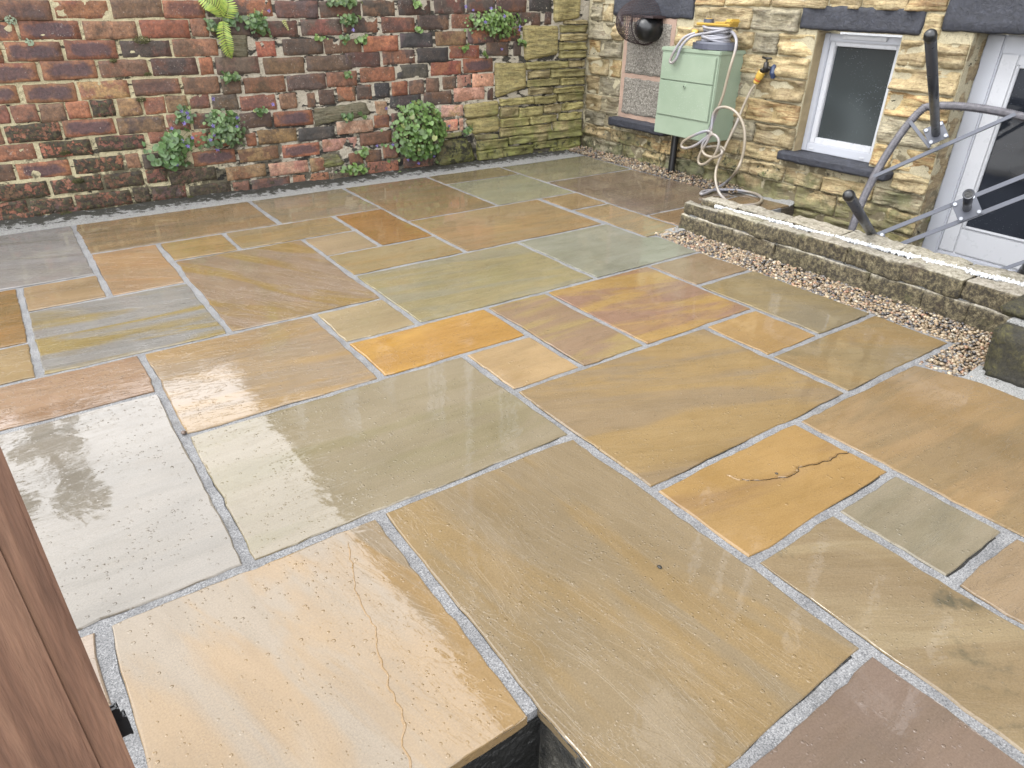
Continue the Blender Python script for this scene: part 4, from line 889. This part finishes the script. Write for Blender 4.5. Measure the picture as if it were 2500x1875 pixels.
# ------------------------------------------------ mossy block at the right edge
blk=tag(empty('stone_step',(4.0,.9,0)),'big moss covered stone block at the near end of the low wall','stone block')
def rough_box(name,par,a,b,mat,seed,amp=.02,ml=.03,bev=.03):
    cx,cy,cz=[(a[i]+b[i])/2 for i in range(3)]
    bm=bmesh.new(); bmesh.ops.create_cube(bm,size=1)
    for v in bm.verts: v.co=Vector((v.co.x*(b[0]-a[0]),v.co.y*(b[1]-a[1]),v.co.z*(b[2]-a[2])))
    bmesh.ops.bevel(bm,geom=bm.edges[:],offset=bev,segments=3,affect='EDGES')
    for _ in range(5):
        es=[e for e in bm.edges if e.calc_length()>ml*1.5]
        if not es: break
        bmesh.ops.subdivide_edges(bm,edges=es,cuts=1,use_grid_fill=True)
    bmesh.ops.triangulate(bm,faces=[f for f in bm.faces if len(f.verts)>4])
    for v in bm.verts:
        p_=Vector((v.co.x+cx,v.co.y+cy,v.co.z+cz)); v.co+=v.normal*(noise.noise(p_*4+Vector((seed,0,0)))*amp+noise.noise(p_*15)*amp*.4+noise.noise(p_*45)*amp*.12)
    bm.verts.index_update(); vs=[v.co[:] for v in bm.verts]; fs=[[v.index for v in f.verts] for f in bm.faces]; bm.free()
    o=mk(name,vs,fs,mat,par,(cx,cy,cz),smooth=True); o.color=(.9,.88,.8,1); return o
rough_box('block',blk,(3.63,.2,-.03),(4.19,1.12,.262),M_block,3)
rough_box('cap_stone',blk,(3.76,.2,.272),(4.62,1.17,.325),M_block,6,amp=.01,bev=.018)
mb=MB(); mb.box((3.70,.2,.255),(4.19,1.10,.274)); mb.build('mortar_joint',M_fillet,blk,(4,.9,.26))
# ================================================================= OBJECTS ON THE HOUSE WALL
bx=tag(empty('meter_box',(5.46,4.71,.42)),'pale green plastic meter box on the stone wall beside the outside tap','meter box')
mb=MB(); mb.box((5.315,4.372,.424),(5.648,5.058,1.168),.008); mb.build('body',M_green,bx,(5.46,4.71,.42))
mb=MB(); mb.box((5.305,4.362,1.150),(5.65,5.068,1.186),.008); mb.build('lid',M_green,bx,(5.46,4.71,1.17))
mb=MB(); mb.box((5.300,4.40,.913),(5.316,5.04,1.135),.004); mb.build('upper_panel',M_green,bx,(5.31,4.71,1.02))
mb=MB(); mb.box((5.300,4.40,.602),(5.316,5.04,.905),.004); dp=mb.build('door_panel',M_green,bx,(5.31,4.71,.75))
mb=MB(); mb.tube([(5.302,4.72,.872),(5.288,4.72,.872)],.017,14); lk=mb.build('lock',M_green,dp,(5.3,4.72,.872))
mb=MB(); mb.tube([(5.289,4.72,.872),(5.2865,4.72,.872)],.007,8); mb.build('keyhole',M_blackpl,dp,(5.29,4.72,.872))
mb=MB(); mb.box((5.308,4.38,.430),(5.316,5.05,.590),.003); mb.build('skirt_panel',M_green,bx,(5.31,4.71,.5))
mb=MB(); mb.tube([(5.567,4.995,-.03),(5.567,4.995,.43)],.034,14); tag(mb.build('conduit_pipe',M_blackpl,loc=(5.567,4.995,0)),'short black pipe running from the green box into the gravel','pipe')
# hose reel
hrl=tag(empty('hose_reel',(5.46,4.57,1.19)),'yellow and grey hose reel standing on top of the green box','hose reel')
mb=MB(); 
def disc(mb,c,rx,ry,z0,z1,n=28,lob=0,taper=1.0):
    vs=[];fs=[]
    for k in range(n):
        a=2*math.pi*k/n; f=1+lob*math.cos(4*a); vs.append((c[0]+rx*f*math.cos(a),c[1]+ry*f*math.sin(a),z0))
    for k in range(n):
        a=2*math.pi*k/n; f=(1+lob*math.cos(4*a))*taper; vs.append((c[0]+rx*f*math.cos(a),c[1]+ry*f*math.sin(a),z1))
    for k in range(n): fs.append((k,(k+1)%n,n+(k+1)%n,n+k))
    fs.append(tuple(range(n))[::-1]); fs.append(tuple(n+k for k in range(n))); mb.add(vs,fs)
disc(mb,(5.46,4.57),.155,.225,1.19,1.235,lob=.03); disc(mb,(5.46,4.57),.135,.20,1.234,1.25,taper=.95); mb.build('base',M_grey,hrl,(5.46,4.57,1.2))
mb=MB(); disc(mb,(5.46,4.57),.06,.08,1.25,1.37); mb.build('drum',M_grey,hrl,(5.46,4.57,1.3))
mb=MB()
for k in range(5):
    pts=[(5.46+(.085+.012*math.sin(k*2.))*math.cos(a),4.57+(.125+.015*math.cos(k*1.7))*math.sin(a),1.263+.024*k+.007*math.sin(2*a+k)) for a in [2*math.pi*i/30 for i in range(30)]]
    mb.tube(pts,.0125,8,closed=True)
for k in range(3):
    pts=[(5.46+.10*math.cos(a),4.57+.14*math.sin(a),1.275+.03*k+.03*math.sin(a+k*1.3)) for a in [2*math.pi*i/30 for i in range(30)]]
    mb.tube(pts,.0125,8,closed=True)
mb.build('wound_hose',M_hose,hrl,(5.46,4.57,1.3),smooth=True)
mb=MB(); mb.box((5.39,4.385,1.372),(5.53,4.775,1.395),.012); mb.box((5.395,4.372,1.394),(5.525,4.455,1.432),.014); mb.box((5.40,4.44,1.394),(5.52,4.56,1.408),.006); mb.build('top_plate',M_yellow,hrl,(5.46,4.57,1.38))
mb=MB(); disc(mb,(5.45,4.67),.042,.046,1.395,1.425); mb.build('knob',M_grey,hrl,(5.45,4.67,1.41))
mb=MB(); disc(mb,(5.45,4.67),.028,.03,1.425,1.43); mb.build('knob_cap',M_yellow,hrl,(5.45,4.67,1.43))
mb=MB(); mb.tube([(5.36,4.76,1.32),(5.37,4.71,1.315)],.022,10); mb.build('hose_end',M_yellow,hrl,(5.36,4.74,1.32),smooth=True)
# garden hose
hs_=tag(empty('garden_hose',(5.4,4.3,0)),'beige and grey garden hose looping down the green box and up to the tap','hose')
hp=spline(HOSE,5)
mb=MB(); mb.tube(hp,.0128,8); mb.build('hose',M_hose,hs_,(5.4,4.3,.5),smooth=True)
mb=MB(); mb.tube(spline([(5.36,4.72,1.315),(5.30,4.80,1.27),(5.27,4.86,1.17),(5.262,4.90,1.08),(5.262,4.875,1.06),(5.266,4.83,1.10),(5.28,4.80,1.2),(5.32,4.74,1.28),(5.40,4.66,1.31)],6),.0125,8); mb.build('hose_loop',M_hose,hs_,(5.3,4.8,1.2),smooth=True)
A=Vector(T((5.36,3.997,.965))); Bq=Vector(T((5.36,3.951,1.059))); d=(Bq-A)
mb=MB(); mb.tube([A,A+d*.12,A+d*.2,A+d*.45,A+d*.5,A+d*.95,A+d],[.02,.028,.026,.026,.034,.034,.03],12); mb.build('connector',M_yellow,hs_,tuple(A),smooth=False)
mb=MB(); mb.tube([A+d*.26,A+d*.36],.0285,12); mb.build('connector_ring',M_orange,hs_,tuple(A))
# tap
tp=tag(empty('garden_tap',(5.6,4.08,1.08)),'small dark outside tap with crossbar handle and blue tape on the house wall','tap')
mb=MB(); mb.tube([(XW,4.04,1.06),(5.60,4.06,1.065),(5.575,4.08,1.075)],.018,10); mb.tube([(5.575,4.08,1.035),(5.575,4.08,1.115)],[.026,.02],10); mb.tube([(5.575,4.085,1.06),(5.565,4.115,1.04)],.02,10); mb.build('body',M_brass,tp,(5.58,4.08,1.07),smooth=True)
mb=MB(); mb.tube([(5.575,4.08,1.11),(5.575,4.08,1.145)],.008,8); mb.build('spindle',M_brass,tp,(5.575,4.08,1.12))
mb=MB(); mb.tube([(5.575,4.035,1.147),(5.575,4.08,1.142),(5.575,4.13,1.15)],[.009,.011,.009],8); mb.build('handle',M_brass,tp,(5.575,4.08,1.15),smooth=True)
mb=MB(); mb.tube([(5.62,4.02,.99),(5.615,4.025,1.03),(5.62,4.03,1.08),(5.63,4.035,1.1)],[.016,.03,.024,.008],8); mb.build('tape',M_blue,tp,(5.62,4.03,1.04))
# flue guard
fg=tag(empty('flue_guard',(5.5,5.62,1.36)),'round brown wire cage over a black boiler flue on the wall','flue guard')
mb=MB(); cx_,cy_,cz_=XW-.02,5.62,1.37; Rr=.215; D=.30
def dome(th,ph):   # th around, ph 0 at the wall ring .. 1 front pole
    a=ph*math.pi/2; rr_=Rr*math.cos(a)**.8; return (cx_-D*math.sin(a),cy_+rr_*math.cos(th)+.05*math.sin(a),cz_+rr_*math.sin(th)*.98)
for k in range(44):
    th=2*math.pi*k/44; mb.tube([dome(th,t/9) for t in range(10)],.0022,4,caps=False)
for j in range(17):
    mb.tube([dome(2*math.pi*k/36,j/17.5) for k in range(36)],.0022 if j else .008,4,closed=True)
mb.build('cage',M_rust,fg,(5.5,5.62,1.37))
mb=MB(); 
fl=MB(); fl.tube([(XW-.01,5.50,1.31),(XW-.13,5.50,1.31),(XW-.19,5.50,1.29),(XW-.22,5.50,1.27)],[.115,.12,.105,.06],24); fl.build('flue',M_blackpl,fg,(5.5,5.5,1.3),smooth=True)
fl=MB(); fl.box((XW-.20,5.36,1.405),(XW-.005,5.66,1.425),.004); fl.build('bracket',M_rust,fg,(5.5,5.5,1.41))
mb=MB(); mb.tube([(XW-.03,5.40,1.33),(XW-.04,5.40,1.33)],.014,10); mb.build('screw',M_bolt,fg,(XW,5.4,1.33))
# ------------------------------------------------ upturned table
TS=1.11; Ct=Vector((0,0,1.6))+(Vector((4.814,1.865,.468))-Vector((0,0,1.6)))*TS; ex=Vector((.47674796,-.69426102,.53917809)).normalized(); nn=Vector((-.87282703,-.3010742,.38409282)).normalized()
ey=nn.cross(ex).normalized()
if ey.z<0: ey=-ey
a_=.518; Lg=1.58; SC_=1.0
tb=tag(empty('patio_table',tuple(Ct)),'upturned patio table with grey rattan rim and charcoal legs behind the low wall','table')
W_=lambda x,y,z: Ct+(ex*x+ey*y+nn*z)*TS
# local -ex is towards the hidden left corner, +ey the top corner
def rim(): 
    pts=[]
    for k in range(96):
        t=2*math.pi*k/96; c_,s_=math.cos(t),math.sin(t); pw_=1.27; r_=.715/((abs(c_)**pw_+abs(s_)**pw_)**(1/pw_)); pts.append((r_*c_,r_*s_))
    return pts
rp=rim(); mb=MB(); mb.tube([W_(x,y,0) for x,y in rp],.026,10,closed=True); rim_o=mb.build('rim',M_rattan,tb,tuple(Ct),smooth=True)
mb=MB()
# rattan winding: thin hoops round the rim
for k in range(96):
    for sub in range(4):
        a0=Vector(rp[k]);b0=Vector(rp[(k+1)%96]); p0=a0.lerp(b0,sub/4); tdir=(b0-a0).normalized(); side=Vector((-tdir.y,tdir.x))
        pts=[W_(p0.x+side.x*.0248*math.cos(q_),p0.y+side.y*.0248*math.cos(q_),.0248*math.sin(q_)) for q_ in [2*math.pi*i/8 for i in range(8)]]
        mb.tube(pts,.0035,3,closed=True)
tag(mb.build('rim_winding',M_rattan,tb,tuple(Ct)),kind='stuff')
def leg(px_,py_,L,r0=.0275,cap=True,name='leg'):
    mb=MB(); mb.tube([W_(px_,py_,.01),W_(px_,py_,L)],r0,20); o=mb.build(name,M_steel,tb,tuple(W_(px_,py_,0)),smooth=False)
    for f in o.data.polygons: f.use_smooth=len(f.vertices)==4
    if cap:
        mb=MB(); rs=[];ps=[]
        for k in range(6):
            t=k/5*math.pi/2; ps.append(W_(px_,py_,L+.002+.03*math.sin(t))); rs.append(max(.003,(r0+.003)*math.cos(t)**.7))
        mb.tube([W_(px_,py_,L-.02)]+ps,[r0+.003]+rs,20); mb.build('foot_cap',M_blackpl,o,tuple(W_(px_,py_,L)),smooth=True)
    return o
def plate(px_,py_,s_=.075,rotd=45):
    mb=MB(); c_,s2=math.cos(math.radians(rotd)),math.sin(math.radians(rotd)); cs=[(-s_,-s_),(s_,-s_),(s_,s_),(-s_,s_)]
    P4=[(px_+x*c_-y*s2,py_+x*s2+y*c_) for x,y in cs]
    mb.add([W_(x,y,.028) for x,y in P4]+[W_(x,y,.04) for x,y in P4],[(0,3,2,1),(4,5,6,7),(0,1,5,4),(1,2,6,5),(2,3,7,6),(3,0,4,7)])
    pl=mb.build('leg_plate',M_steel2,tb,tuple(W_(px_,py_,0)))
    for x,y in P4:
        bx_,by_=px_+(x-px_)*.74,py_+(y-py_)*.74; mb=MB(); mb.tube([W_(bx_,by_,.04),W_(bx_,by_,.05)],.012,10); mb.build('bolt',M_bolt,pl,tuple(W_(bx_,by_,0)))
for (x,y) in [(0,a_),(-a_,0),(a_,0),(.09,-a_)]:
    leg(x,y,Lg if (x,y) in ((0,a_),(-a_,0)) else .6 if False else Lg); plate(x,y,.056,0)
o=leg(0,0,.46,cap=False,name='umbrella_socket'); plate(0,0,.066,0)
# dark disc on the socket's end, painted as the shade in its hollow
mb=MB(); mb.tube([W_(0,0,.4605),W_(0,0,.462)],.0225,20); mb.build('bore_shade',M_dark,o,tuple(W_(0,0,.34)))
mb=MB(); mb.tube([W_(.0265*math.cos(q_),.0265*math.sin(q_),.462) for q_ in [2*math.pi*i/24 for i in range(24)]],.004,6,closed=True); mb.build('socket_lip',M_steel,o,tuple(W_(0,0,.34)))
def bar(p0,p1,w=.013,h=.018,z=.006,name='rail'):
    mb=MB(); P0=Vector(p0);P1=Vector(p1); t=(P1-P0).normalized(); s_=Vector((-t.y,t.x))*w
    q=[P0-s_,P1-s_,P1+s_,P0+s_]; mb.add([W_(v.x,v.y,z) for v in q]+[W_(v.x,v.y,z+h) for v in q],[(0,3,2,1),(4,5,6,7),(0,1,5,4),(1,2,6,5),(2,3,7,6),(3,0,4,7)])
    mb.build(name,M_steel2,tb,tuple(W_((P0.x+P1.x)/2,(P0.y+P1.y)/2,0)))
bar((-.70,.058),(.70,.058)); bar((-.70,-.058),(.70,-.058))
bar((-.40,a_-.09),(.40,a_-.09),.011,z=.008,name='brace'); bar((-.40,-a_+.09),(.40,-a_+.09),.011,z=.008,name='brace')
bar((-.056,.455),(-.102,.665),.010,z=.008,name='brace')
# ------------------------------------------------ wooden gate at the left edge
gt=tag(empty('wooden_gate',(-.1,.75,0)),'brown timber gate edge close up at the left, with a black latch','gate')
az0=math.radians(-6.42); dist=.78
gc=Vector((math.sin(az0)*dist,math.cos(az0)*dist,0)); gd=Vector((-math.cos(az0+.1),math.sin(az0+.1),0))  # gd runs left along the gate face
gn=Vector((-math.sin(az0),-math.cos(az0),0))
def board(s0,s1,z0,z1,th,off,name,bev=.004,mat=None):
    bm=bmesh.new(); bmesh.ops.create_cube(bm,size=1)
    for v in bm.verts:
        s_=s0+(v.co.x+.5)*(s1-s0); n_=off+(v.co.y-.5)*th; z_=z0+(v.co.z+.5)*(z1-z0); q=gc+gd*s_+gn*n_; v.co=Vector((q.x,q.y,z_))
    bmesh.ops.bevel(bm,geom=bm.edges[:],offset=bev,segments=2,affect='EDGES'); bm.verts.index_update()
    vs=[v.co[:] for v in bm.verts]; fs=[[v.index for v in f.verts] for f in bm.faces]; bm.free()
    mb=MB(); mb.add(vs,fs); return mb.build(name,mat or M_wood,gt,tuple(gc+gd*((s0+s1)/2)))
board(0,.0315,.03,2.3,.06,0,'stile'); board(.034,.19,.03,2.3,.05,-.004,'plank'); board(.193,.35,.03,2.3,.05,-.004,'plank'); board(.353,.5,.03,2.3,.05,-.004,'plank')
board(.0,.5,.5,.62,.03,-.06,'ledge'); 
board(-.017,.012,.655,.690,.012,-.05,'latch',.002,M_blackpl); board(-.012,.008,.690,.712,.010,-.05,'latch',.002,M_blackpl)
# ================================================================= PLANTS in the brick wall
GR={'big':((98,148,74),(138,180,96)),'mid':((98,142,76),(146,178,98)),'dense':((112,160,66),(146,188,88)),'light':((122,168,70),(158,196,92))}
def leafclump(c,kind,dens,idx,label,cat='plant',group='bellflower clumps growing in the brick wall'):
    cx,cz,rx,rz=c; r=random.Random(idx*13+5)
    root=tag(empty('bellflower_plant',(cx,YW,cz)),label,cat,group)
    area=math.pi*rx*rz; lr={'big':.026,'mid':.020,'dense':.0235,'light':.0185}[kind]
    n=int(area/(lr*lr)*{'dense':1.05,'big':.85,'mid':.8,'light':.8}[kind]*dens); n=max(5,n)
    depth=min(.16,.55*min(rx,rz)+.02)*(1.25 if kind=='dense' else 1)
    mb=MB(); st=MB(); c1,c2=GR[kind]; 
    lobes=[(r.uniform(-.55,.55),r.uniform(-.5,.5),r.uniform(.35,.6)) for _ in range(5)] if kind!='dense' else [(0,0,1)]
    if kind!='dense': lobes+=[(0,.1,.6)]
    for i in range(n):
        lx,lz,ls=lobes[r.randrange(len(lobes))]
        a=r.uniform(0,6.283); q=math.sqrt(r.random()); ux=lx+ls*q*math.cos(a); uz=lz+ls*q*math.sin(a); strag=False
        if r.random()<(.14 if kind!='dense' else .05): ux*=1.25; uz=uz*1.2-.25; ux+=math.copysign(.25,ux); strag=True
        rr_=math.hypot(ux,uz); out_=math.sqrt(max(0,1-min(1,rr_)**2))
        x=cx+ux*rx; z=cz+uz*rz-.01*out_; y=YW-.015-depth*out_*r.uniform(.35,1.0)
        s_=lr*r.uniform(.4,1.3)*(.7 if strag else 1)
        N_=Vector((ux*.5+r.gauss(0,.35),-1.0,.55+uz*.3+r.gauss(0,.35))).normalized()
        dwn=Vector((r.gauss(0,.5),0,-1)); tdir=(dwn-N_*dwn.dot(N_)).normalized(); sd_=N_.cross(tdir)
        c=Vector((x,y,z)); cup=r.uniform(.1,.35)
        prof=[(0,-.62,0),(.38,-.92,.1),(.78,-.72,.22),(1.0,-.18,.3),(.86,.38,.26),(.48,.82,.16),(0,1.15,.02)]
        V_=[c+tdir*(-.35*s_)]; 
        ring=[(u,v,h) for u,v,h in prof]+[(-u,v,h) for u,v,h in prof[-2:0:-1]]
        for u,v,h in ring:
            jj=1+r.uniform(-.08,.08); V_.append(c+sd_*(u*s_*jj)+tdir*(v*s_*jj)+N_*(h*s_*cup*2))
        m=len(ring); F_=[(0,k+1,(k+1)%m+1) for k in range(m)]
        t=r.random(); t=t*.7+.3*(.5+.5*uz); g_=tuple(c1[k]+(c2[k]-c1[k])*t for k in range(3)); j=r.uniform(.8,1.12)
        if r.random()<.05: g_=(176,188,96)
        mb.add(V_,F_,lin(*[min(255,v*j) for v in g_],K*.95))
        if r.random()<.3 or strag: st.tube([Vector((cx+ux*rx*.4,YW+.002,cz+uz*rz*.5)),Vector(((x+cx+ux*rx*.4)/2,y+.01,(z+cz+uz*rz*.5)/2-.01)),c],.0016,3,caps=False)
    tag(mb.build('foliage',M_leaf,root,(cx,YW,cz),smooth=False),kind='stuff')
    if st.v: tag(st.build('stems',M_stem,root,(cx,YW,cz)),kind='stuff')
    return root
M_stem=simple('plant_stem',(120,120,70),.6)
M_flower=simple('violet_petal',(158,140,225),.5,var=.15)
M_flower2=simple('pale_petal_centre',(225,220,240),.5)
CL=["large leafy bellflower clump low on the wall, lowest of the left group","trailing bellflower above the large left clump, with violet bells","wide bellflower clump sprawling right of the large left clump","dense round bellflower bush beside the mossy boulder","bright green clump high on the wall by the yellow quoin stones","dark leafy tuft behind the hanging fern frond","leaves just right of the fern root at the top","round leaved clump spilling over two bricks at the top left","ragged trailing leaves along the top edge of the photo","clump under the trailing leaves near the top centre","small tuft below the upper centre clump","sprig on the broken orange brick near the top centre","grey green rosette rooted in the wall above the left group","small sprig right of the grey green rosette, above the flashed brick","leafy sprig hanging at the top edge, right of centre","little tuft between dark bricks in the second course","thin tuft where the dark bricks meet the orange brick","sprig above the bright orange broken brick near the quoins","tiny tuft against the left edge of the middle quoin stone","narrow vertical tuft under the bright quoin clump","broad leaved sprig on the mortar patch","loose sprig left of the dense round bush","leaves in the lowest courses left of the round bush","spreading clump on the mortar at the wall foot under the round bush","sprig on the lower yellow quoin stone","small leaves on the broken brick below the fan of stems","line of little leaves under the dark lintel bricks","seedlings on the mortar at the foot of the wall"]
roots=[]
for i,c in enumerate(CLUMPS): roots.append(leafclump(c[:4],c[4],c[5],i,CL[i]))
for i,(x,z) in enumerate(FLOWERS):
    par=min(roots,key=lambda o:(o.location.x/S-x)**2+(o.location.z/S-z)**2)
    r=random.Random(i); c=Vector((x,YW-.10-.03*r.random(),z)); mb=MB(); N_=Vector((r.gauss(0,.3),-1,r.gauss(.1,.3))).normalized(); a1=N_.orthogonal().normalized(); a2=N_.cross(a1)
    pd=Vector((par.location.x/S,0,par.location.z/S)); 
    if math.hypot(pd.x-x,pd.z-z)>.2: c.y=YW-.03
    for k in range(5):
        t=2*math.pi*k/5+r.random()*.3; d_=a1*math.cos(t)+a2*math.sin(t); s_=N_.cross(d_); L=.019*r.uniform(.85,1.2)
        mb.add([c-N_*.004,c+d_*L*.5+s_*L*.26+N_*.004,c+d_*L+N_*.001,c+d_*L*.5-s_*L*.26+N_*.004],[(0,1,2,3)])
    mb.tube([c-N_*.018,c-N_*.004],[.003,.007],6)
    mb.build('flower',M_flower,par,tuple(c))
# fern
fr=tag(empty('fern',(FERN['root'][0],YW,FERN['root'][1])),'yellow green fern with one frond hanging straight down the bricks','fern')
M_fern=leaf_mat('fern_leaf',.35)
for fi,f in enumerate(('f1','f2','f3')):
    pts=spline([(p_[0],YW-.035-.05*math.sin(math.pi*k/(len(FERN[f])-1)),p_[1]) for k,p_ in enumerate(FERN[f])],7); n=len(pts); mb=MB(); mb.tube(pts,.0022,4,col=lin(150,160,60,K))
    L=sum((pts[i+1]-pts[i]).length for i in range(n-1)); m=int(L/.0155)
    for k in range(2,m):
        t=k/m; i=min(n-2,int(t*(n-1))); p_=pts[i].lerp(pts[i+1],t*(n-1)-i); tg=(pts[i+1]-pts[i]).normalized(); sd_=tg.cross(Vector((0,1,0))).normalized()
        ln=.078*math.sin(math.pi*min(1,.12+t*.9))**.8*(1.1 if fi else .9)
        for sg in (-1,1):
            d_=(sd_*sg+tg*.42+Vector((0,-.12,0))).normalized(); w=tg*.0078
            col=lin(*((200,226,80) if (k+fi)%3 else (172,210,76)),K*1.3)
            q=[p_-w*.6,p_+d_*ln*.4-w,p_+d_*ln*.8-w*.6,p_+d_*ln,p_+d_*ln*.8+w*.6,p_+d_*ln*.4+w,p_+w*.6]; mb.add(q,[tuple(range(7))],col)
    tag(mb.build('frond',M_fern,fr,(FERN['root'][0],YW,FERN['root'][1])))
# pale fern sprouts
for si,(x,z,lab) in enumerate([(2.02,1.36,'pale yellow fern sprout with two small leaves near the top of the wall'),(2.23,1.385,'single curled yellow leaf right of the pale fern sprout')]):
    mb=MB(); r=random.Random(si)
    for b in range(3 if si==0 else 1):
        ang=math.radians((60,100,150)[b] if si==0 else -70); d_=Vector((math.cos(ang),-.2,math.sin(ang))); sd_=Vector((-d_.z,0,d_.x)); 
        for k in range(1,7):
            for sg in (-1,1):
                p_=Vector((x,YW-.03,z))+d_*(.014*k); ln=.024*(1-k/8); q=[p_,p_+sd_*sg*ln+d_*.008,p_+sd_*sg*ln*.9+d_*.016,p_+d_*.010]; mb.add(q,[(0,1,2,3)],lin(222,226,120,K))
    tag(mb.build('fern_sprout',M_fern,None,(x,YW,z)),lab,'fern')
# moss cushions
M_moss=simple('moss',(96,98,34),.9,bumpscale=140,bs=1,bd=.006,var=.35)
ML=['long cushion of moss on a brick ledge near the top left','small round moss tuft below the long cushion','moss tuft above the left group of bellflowers','moss smear on the joint under the flashed bricks','moss on the bottom course near the first slab joint','moss at the foot of the wall by the grey slab','tiny moss spot at the lower left frame edge','moss blot on a speckled red brick','moss creeping along a lower course joint']
for i,(x,z,r_) in enumerate(MOSS):
    r=random.Random(i); mb=MB()
    for k in range(int(150*(r_/.03)**1.2)):
        a=r.uniform(0,6.28);q=math.sqrt(r.random()); px_=x+r_*1.25*q*math.cos(a); pz=z+r_*.55*q*math.sin(a); py=YW-.01-.03*math.sqrt(1-q*q)*(r_/.03)**.5; s_=r.uniform(.004,.008)
        d1=Vector((r.gauss(0,1),r.gauss(-.5,.6),r.gauss(.6,.7))).normalized(); o1=d1.orthogonal().normalized(); o2=d1.cross(o1); b_=Vector((px_,py,pz))
        mb.add([b_+o1*s_*.5,b_-o1*s_*.25+o2*s_*.4,b_-o1*s_*.25-o2*s_*.4,b_+d1*s_*1.6],[(0,1,3),(1,2,3),(2,0,3)])
    tag(mb.build('moss_tuft',M_moss,None,(x,YW,z)),ML[i],'moss')
M_lichen=simple('pale_lichen',(176,196,160),.8,bumpscale=120,bs=.6)
for i,(x,z,r_,lab) in enumerate([(.30,1.376,.03,'pale green lichen patch on the top joint near the left edge'),(.375,1.238,.022,'smaller pale lichen patch just below the upper one')]):
    r=random.Random(i+40); mb=MB()
    for k in range(46):
        a=r.uniform(0,6.28);q=math.sqrt(r.random()); c=Vector((x+r_*1.1*q*math.cos(a),YW-.012-.01*r.random(),z+r_*q*math.sin(a))); s_=r.uniform(.004,.008); t0=r.random()*6
        V_=[c]+[c+Vector((math.cos(t0+k2*1.05)*s_*r.uniform(.6,1.2),r.gauss(0,.002),math.sin(t0+k2*1.05)*s_*r.uniform(.6,1.2))) for k2 in range(6)]
        mb.add(V_,[(0,k2+1,(k2+1)%6+1) for k2 in range(6)])
    tag(mb.build('lichen_patch',M_lichen,None,(x,YW,z)),lab,'lichen')
# ------------------------------------------------ small debris on the paving
for i,(x,y,z,s_,lab,cc) in enumerate([(.295,2.715,.0,.012,'small brown pebble lying in the joint beside the silvery slab',(120,96,80)),(2.10,1.16,.0,.006,'tiny dark grit on the cracked orange slab',(70,60,50)),(1.36,1.06,.0,.008,'small black leaf scrap on the long brown slab',(50,46,36))]):
    r=random.Random(i); mb=MB(); mb.add([(x+v.x*s_*r.uniform(.8,1.2),y+v.y*s_*1.3,z+s_*.3+v.z*s_*.5) for v in iv],iff); tag(mb.build('pebble',simple('pebble_stone_%d'%i,cc,.5),None,(x,y,0),smooth=True),lab,'pebble')
# ------------------------------------------------ trees beyond the wall (mirrored in the near slabs)
def tree(x,y,h,cr,seed,label,n=2600,green=(70,84,48)):
    r=random.Random(seed); t=tag(empty('garden_tree',(x,y,-.6)),label,'tree'); mb=MB()
    mb.tube([(x,y,-.6),(x+.1,y,h*.35),(x-.05,y,h*.7),(x,y,h*.95)],[.28,.2,.12,.03],8)
    for k in range(14):
        a=r.uniform(0,6.28); z0=h*r.uniform(.35,.8); L=cr*r.uniform(.6,1.1); mb.tube([(x,y,z0),(x+math.cos(a)*L*.5,y+math.sin(a)*L*.5,z0+L*.35),(x+math.cos(a)*L,y+math.sin(a)*L,z0+L*.6)],[.08,.05,.015],5)
    mb.build('trunk',simple('bark_%d'%seed,(90,78,64),.9),t,(x,y,0)); mb=MB()
    cl=[(r.gauss(0,.45)*cr,r.gauss(0,.45)*cr,h*r.uniform(.45,.97),r.uniform(.25,.5)*cr) for _ in range(16)]
    for k in range(n):
        c=cl[r.randrange(16)]; d_=Vector((r.gauss(0,1),r.gauss(0,1),r.gauss(0,1))).normalized()*c[3]*r.random()**.4; p_=Vector((x+c[0],y+c[1],c[2]))+d_; s_=r.uniform(.07,.14)
        o1=Vector((r.gauss(0,1),r.gauss(0,1),r.gauss(0,1))).normalized(); o2=o1.orthogonal().normalized(); j=r.uniform(.7,1.3)
        mb.add([p_-o1*s_,p_+o2*s_*.5,p_+o1*s_,p_-o2*s_*.5],[(0,1,2,3)],lin(*[min(255,v*j) for v in green],1))
    tag(mb.build('crown',M_leaf,t,(x,y,h*.6)),kind='stuff')
tree(-.75,15,9.2,.7,1,'slender leafy tree beyond the brick wall, mirrored in the wet paving')
tree(-2.3,14,7.6,.8,2,'lower bushy tree beyond the left end of the brick wall',green=(60,74,44))
tree(-6.5,17,8.2,2.4,3,'broad tree farther left beyond the wall')
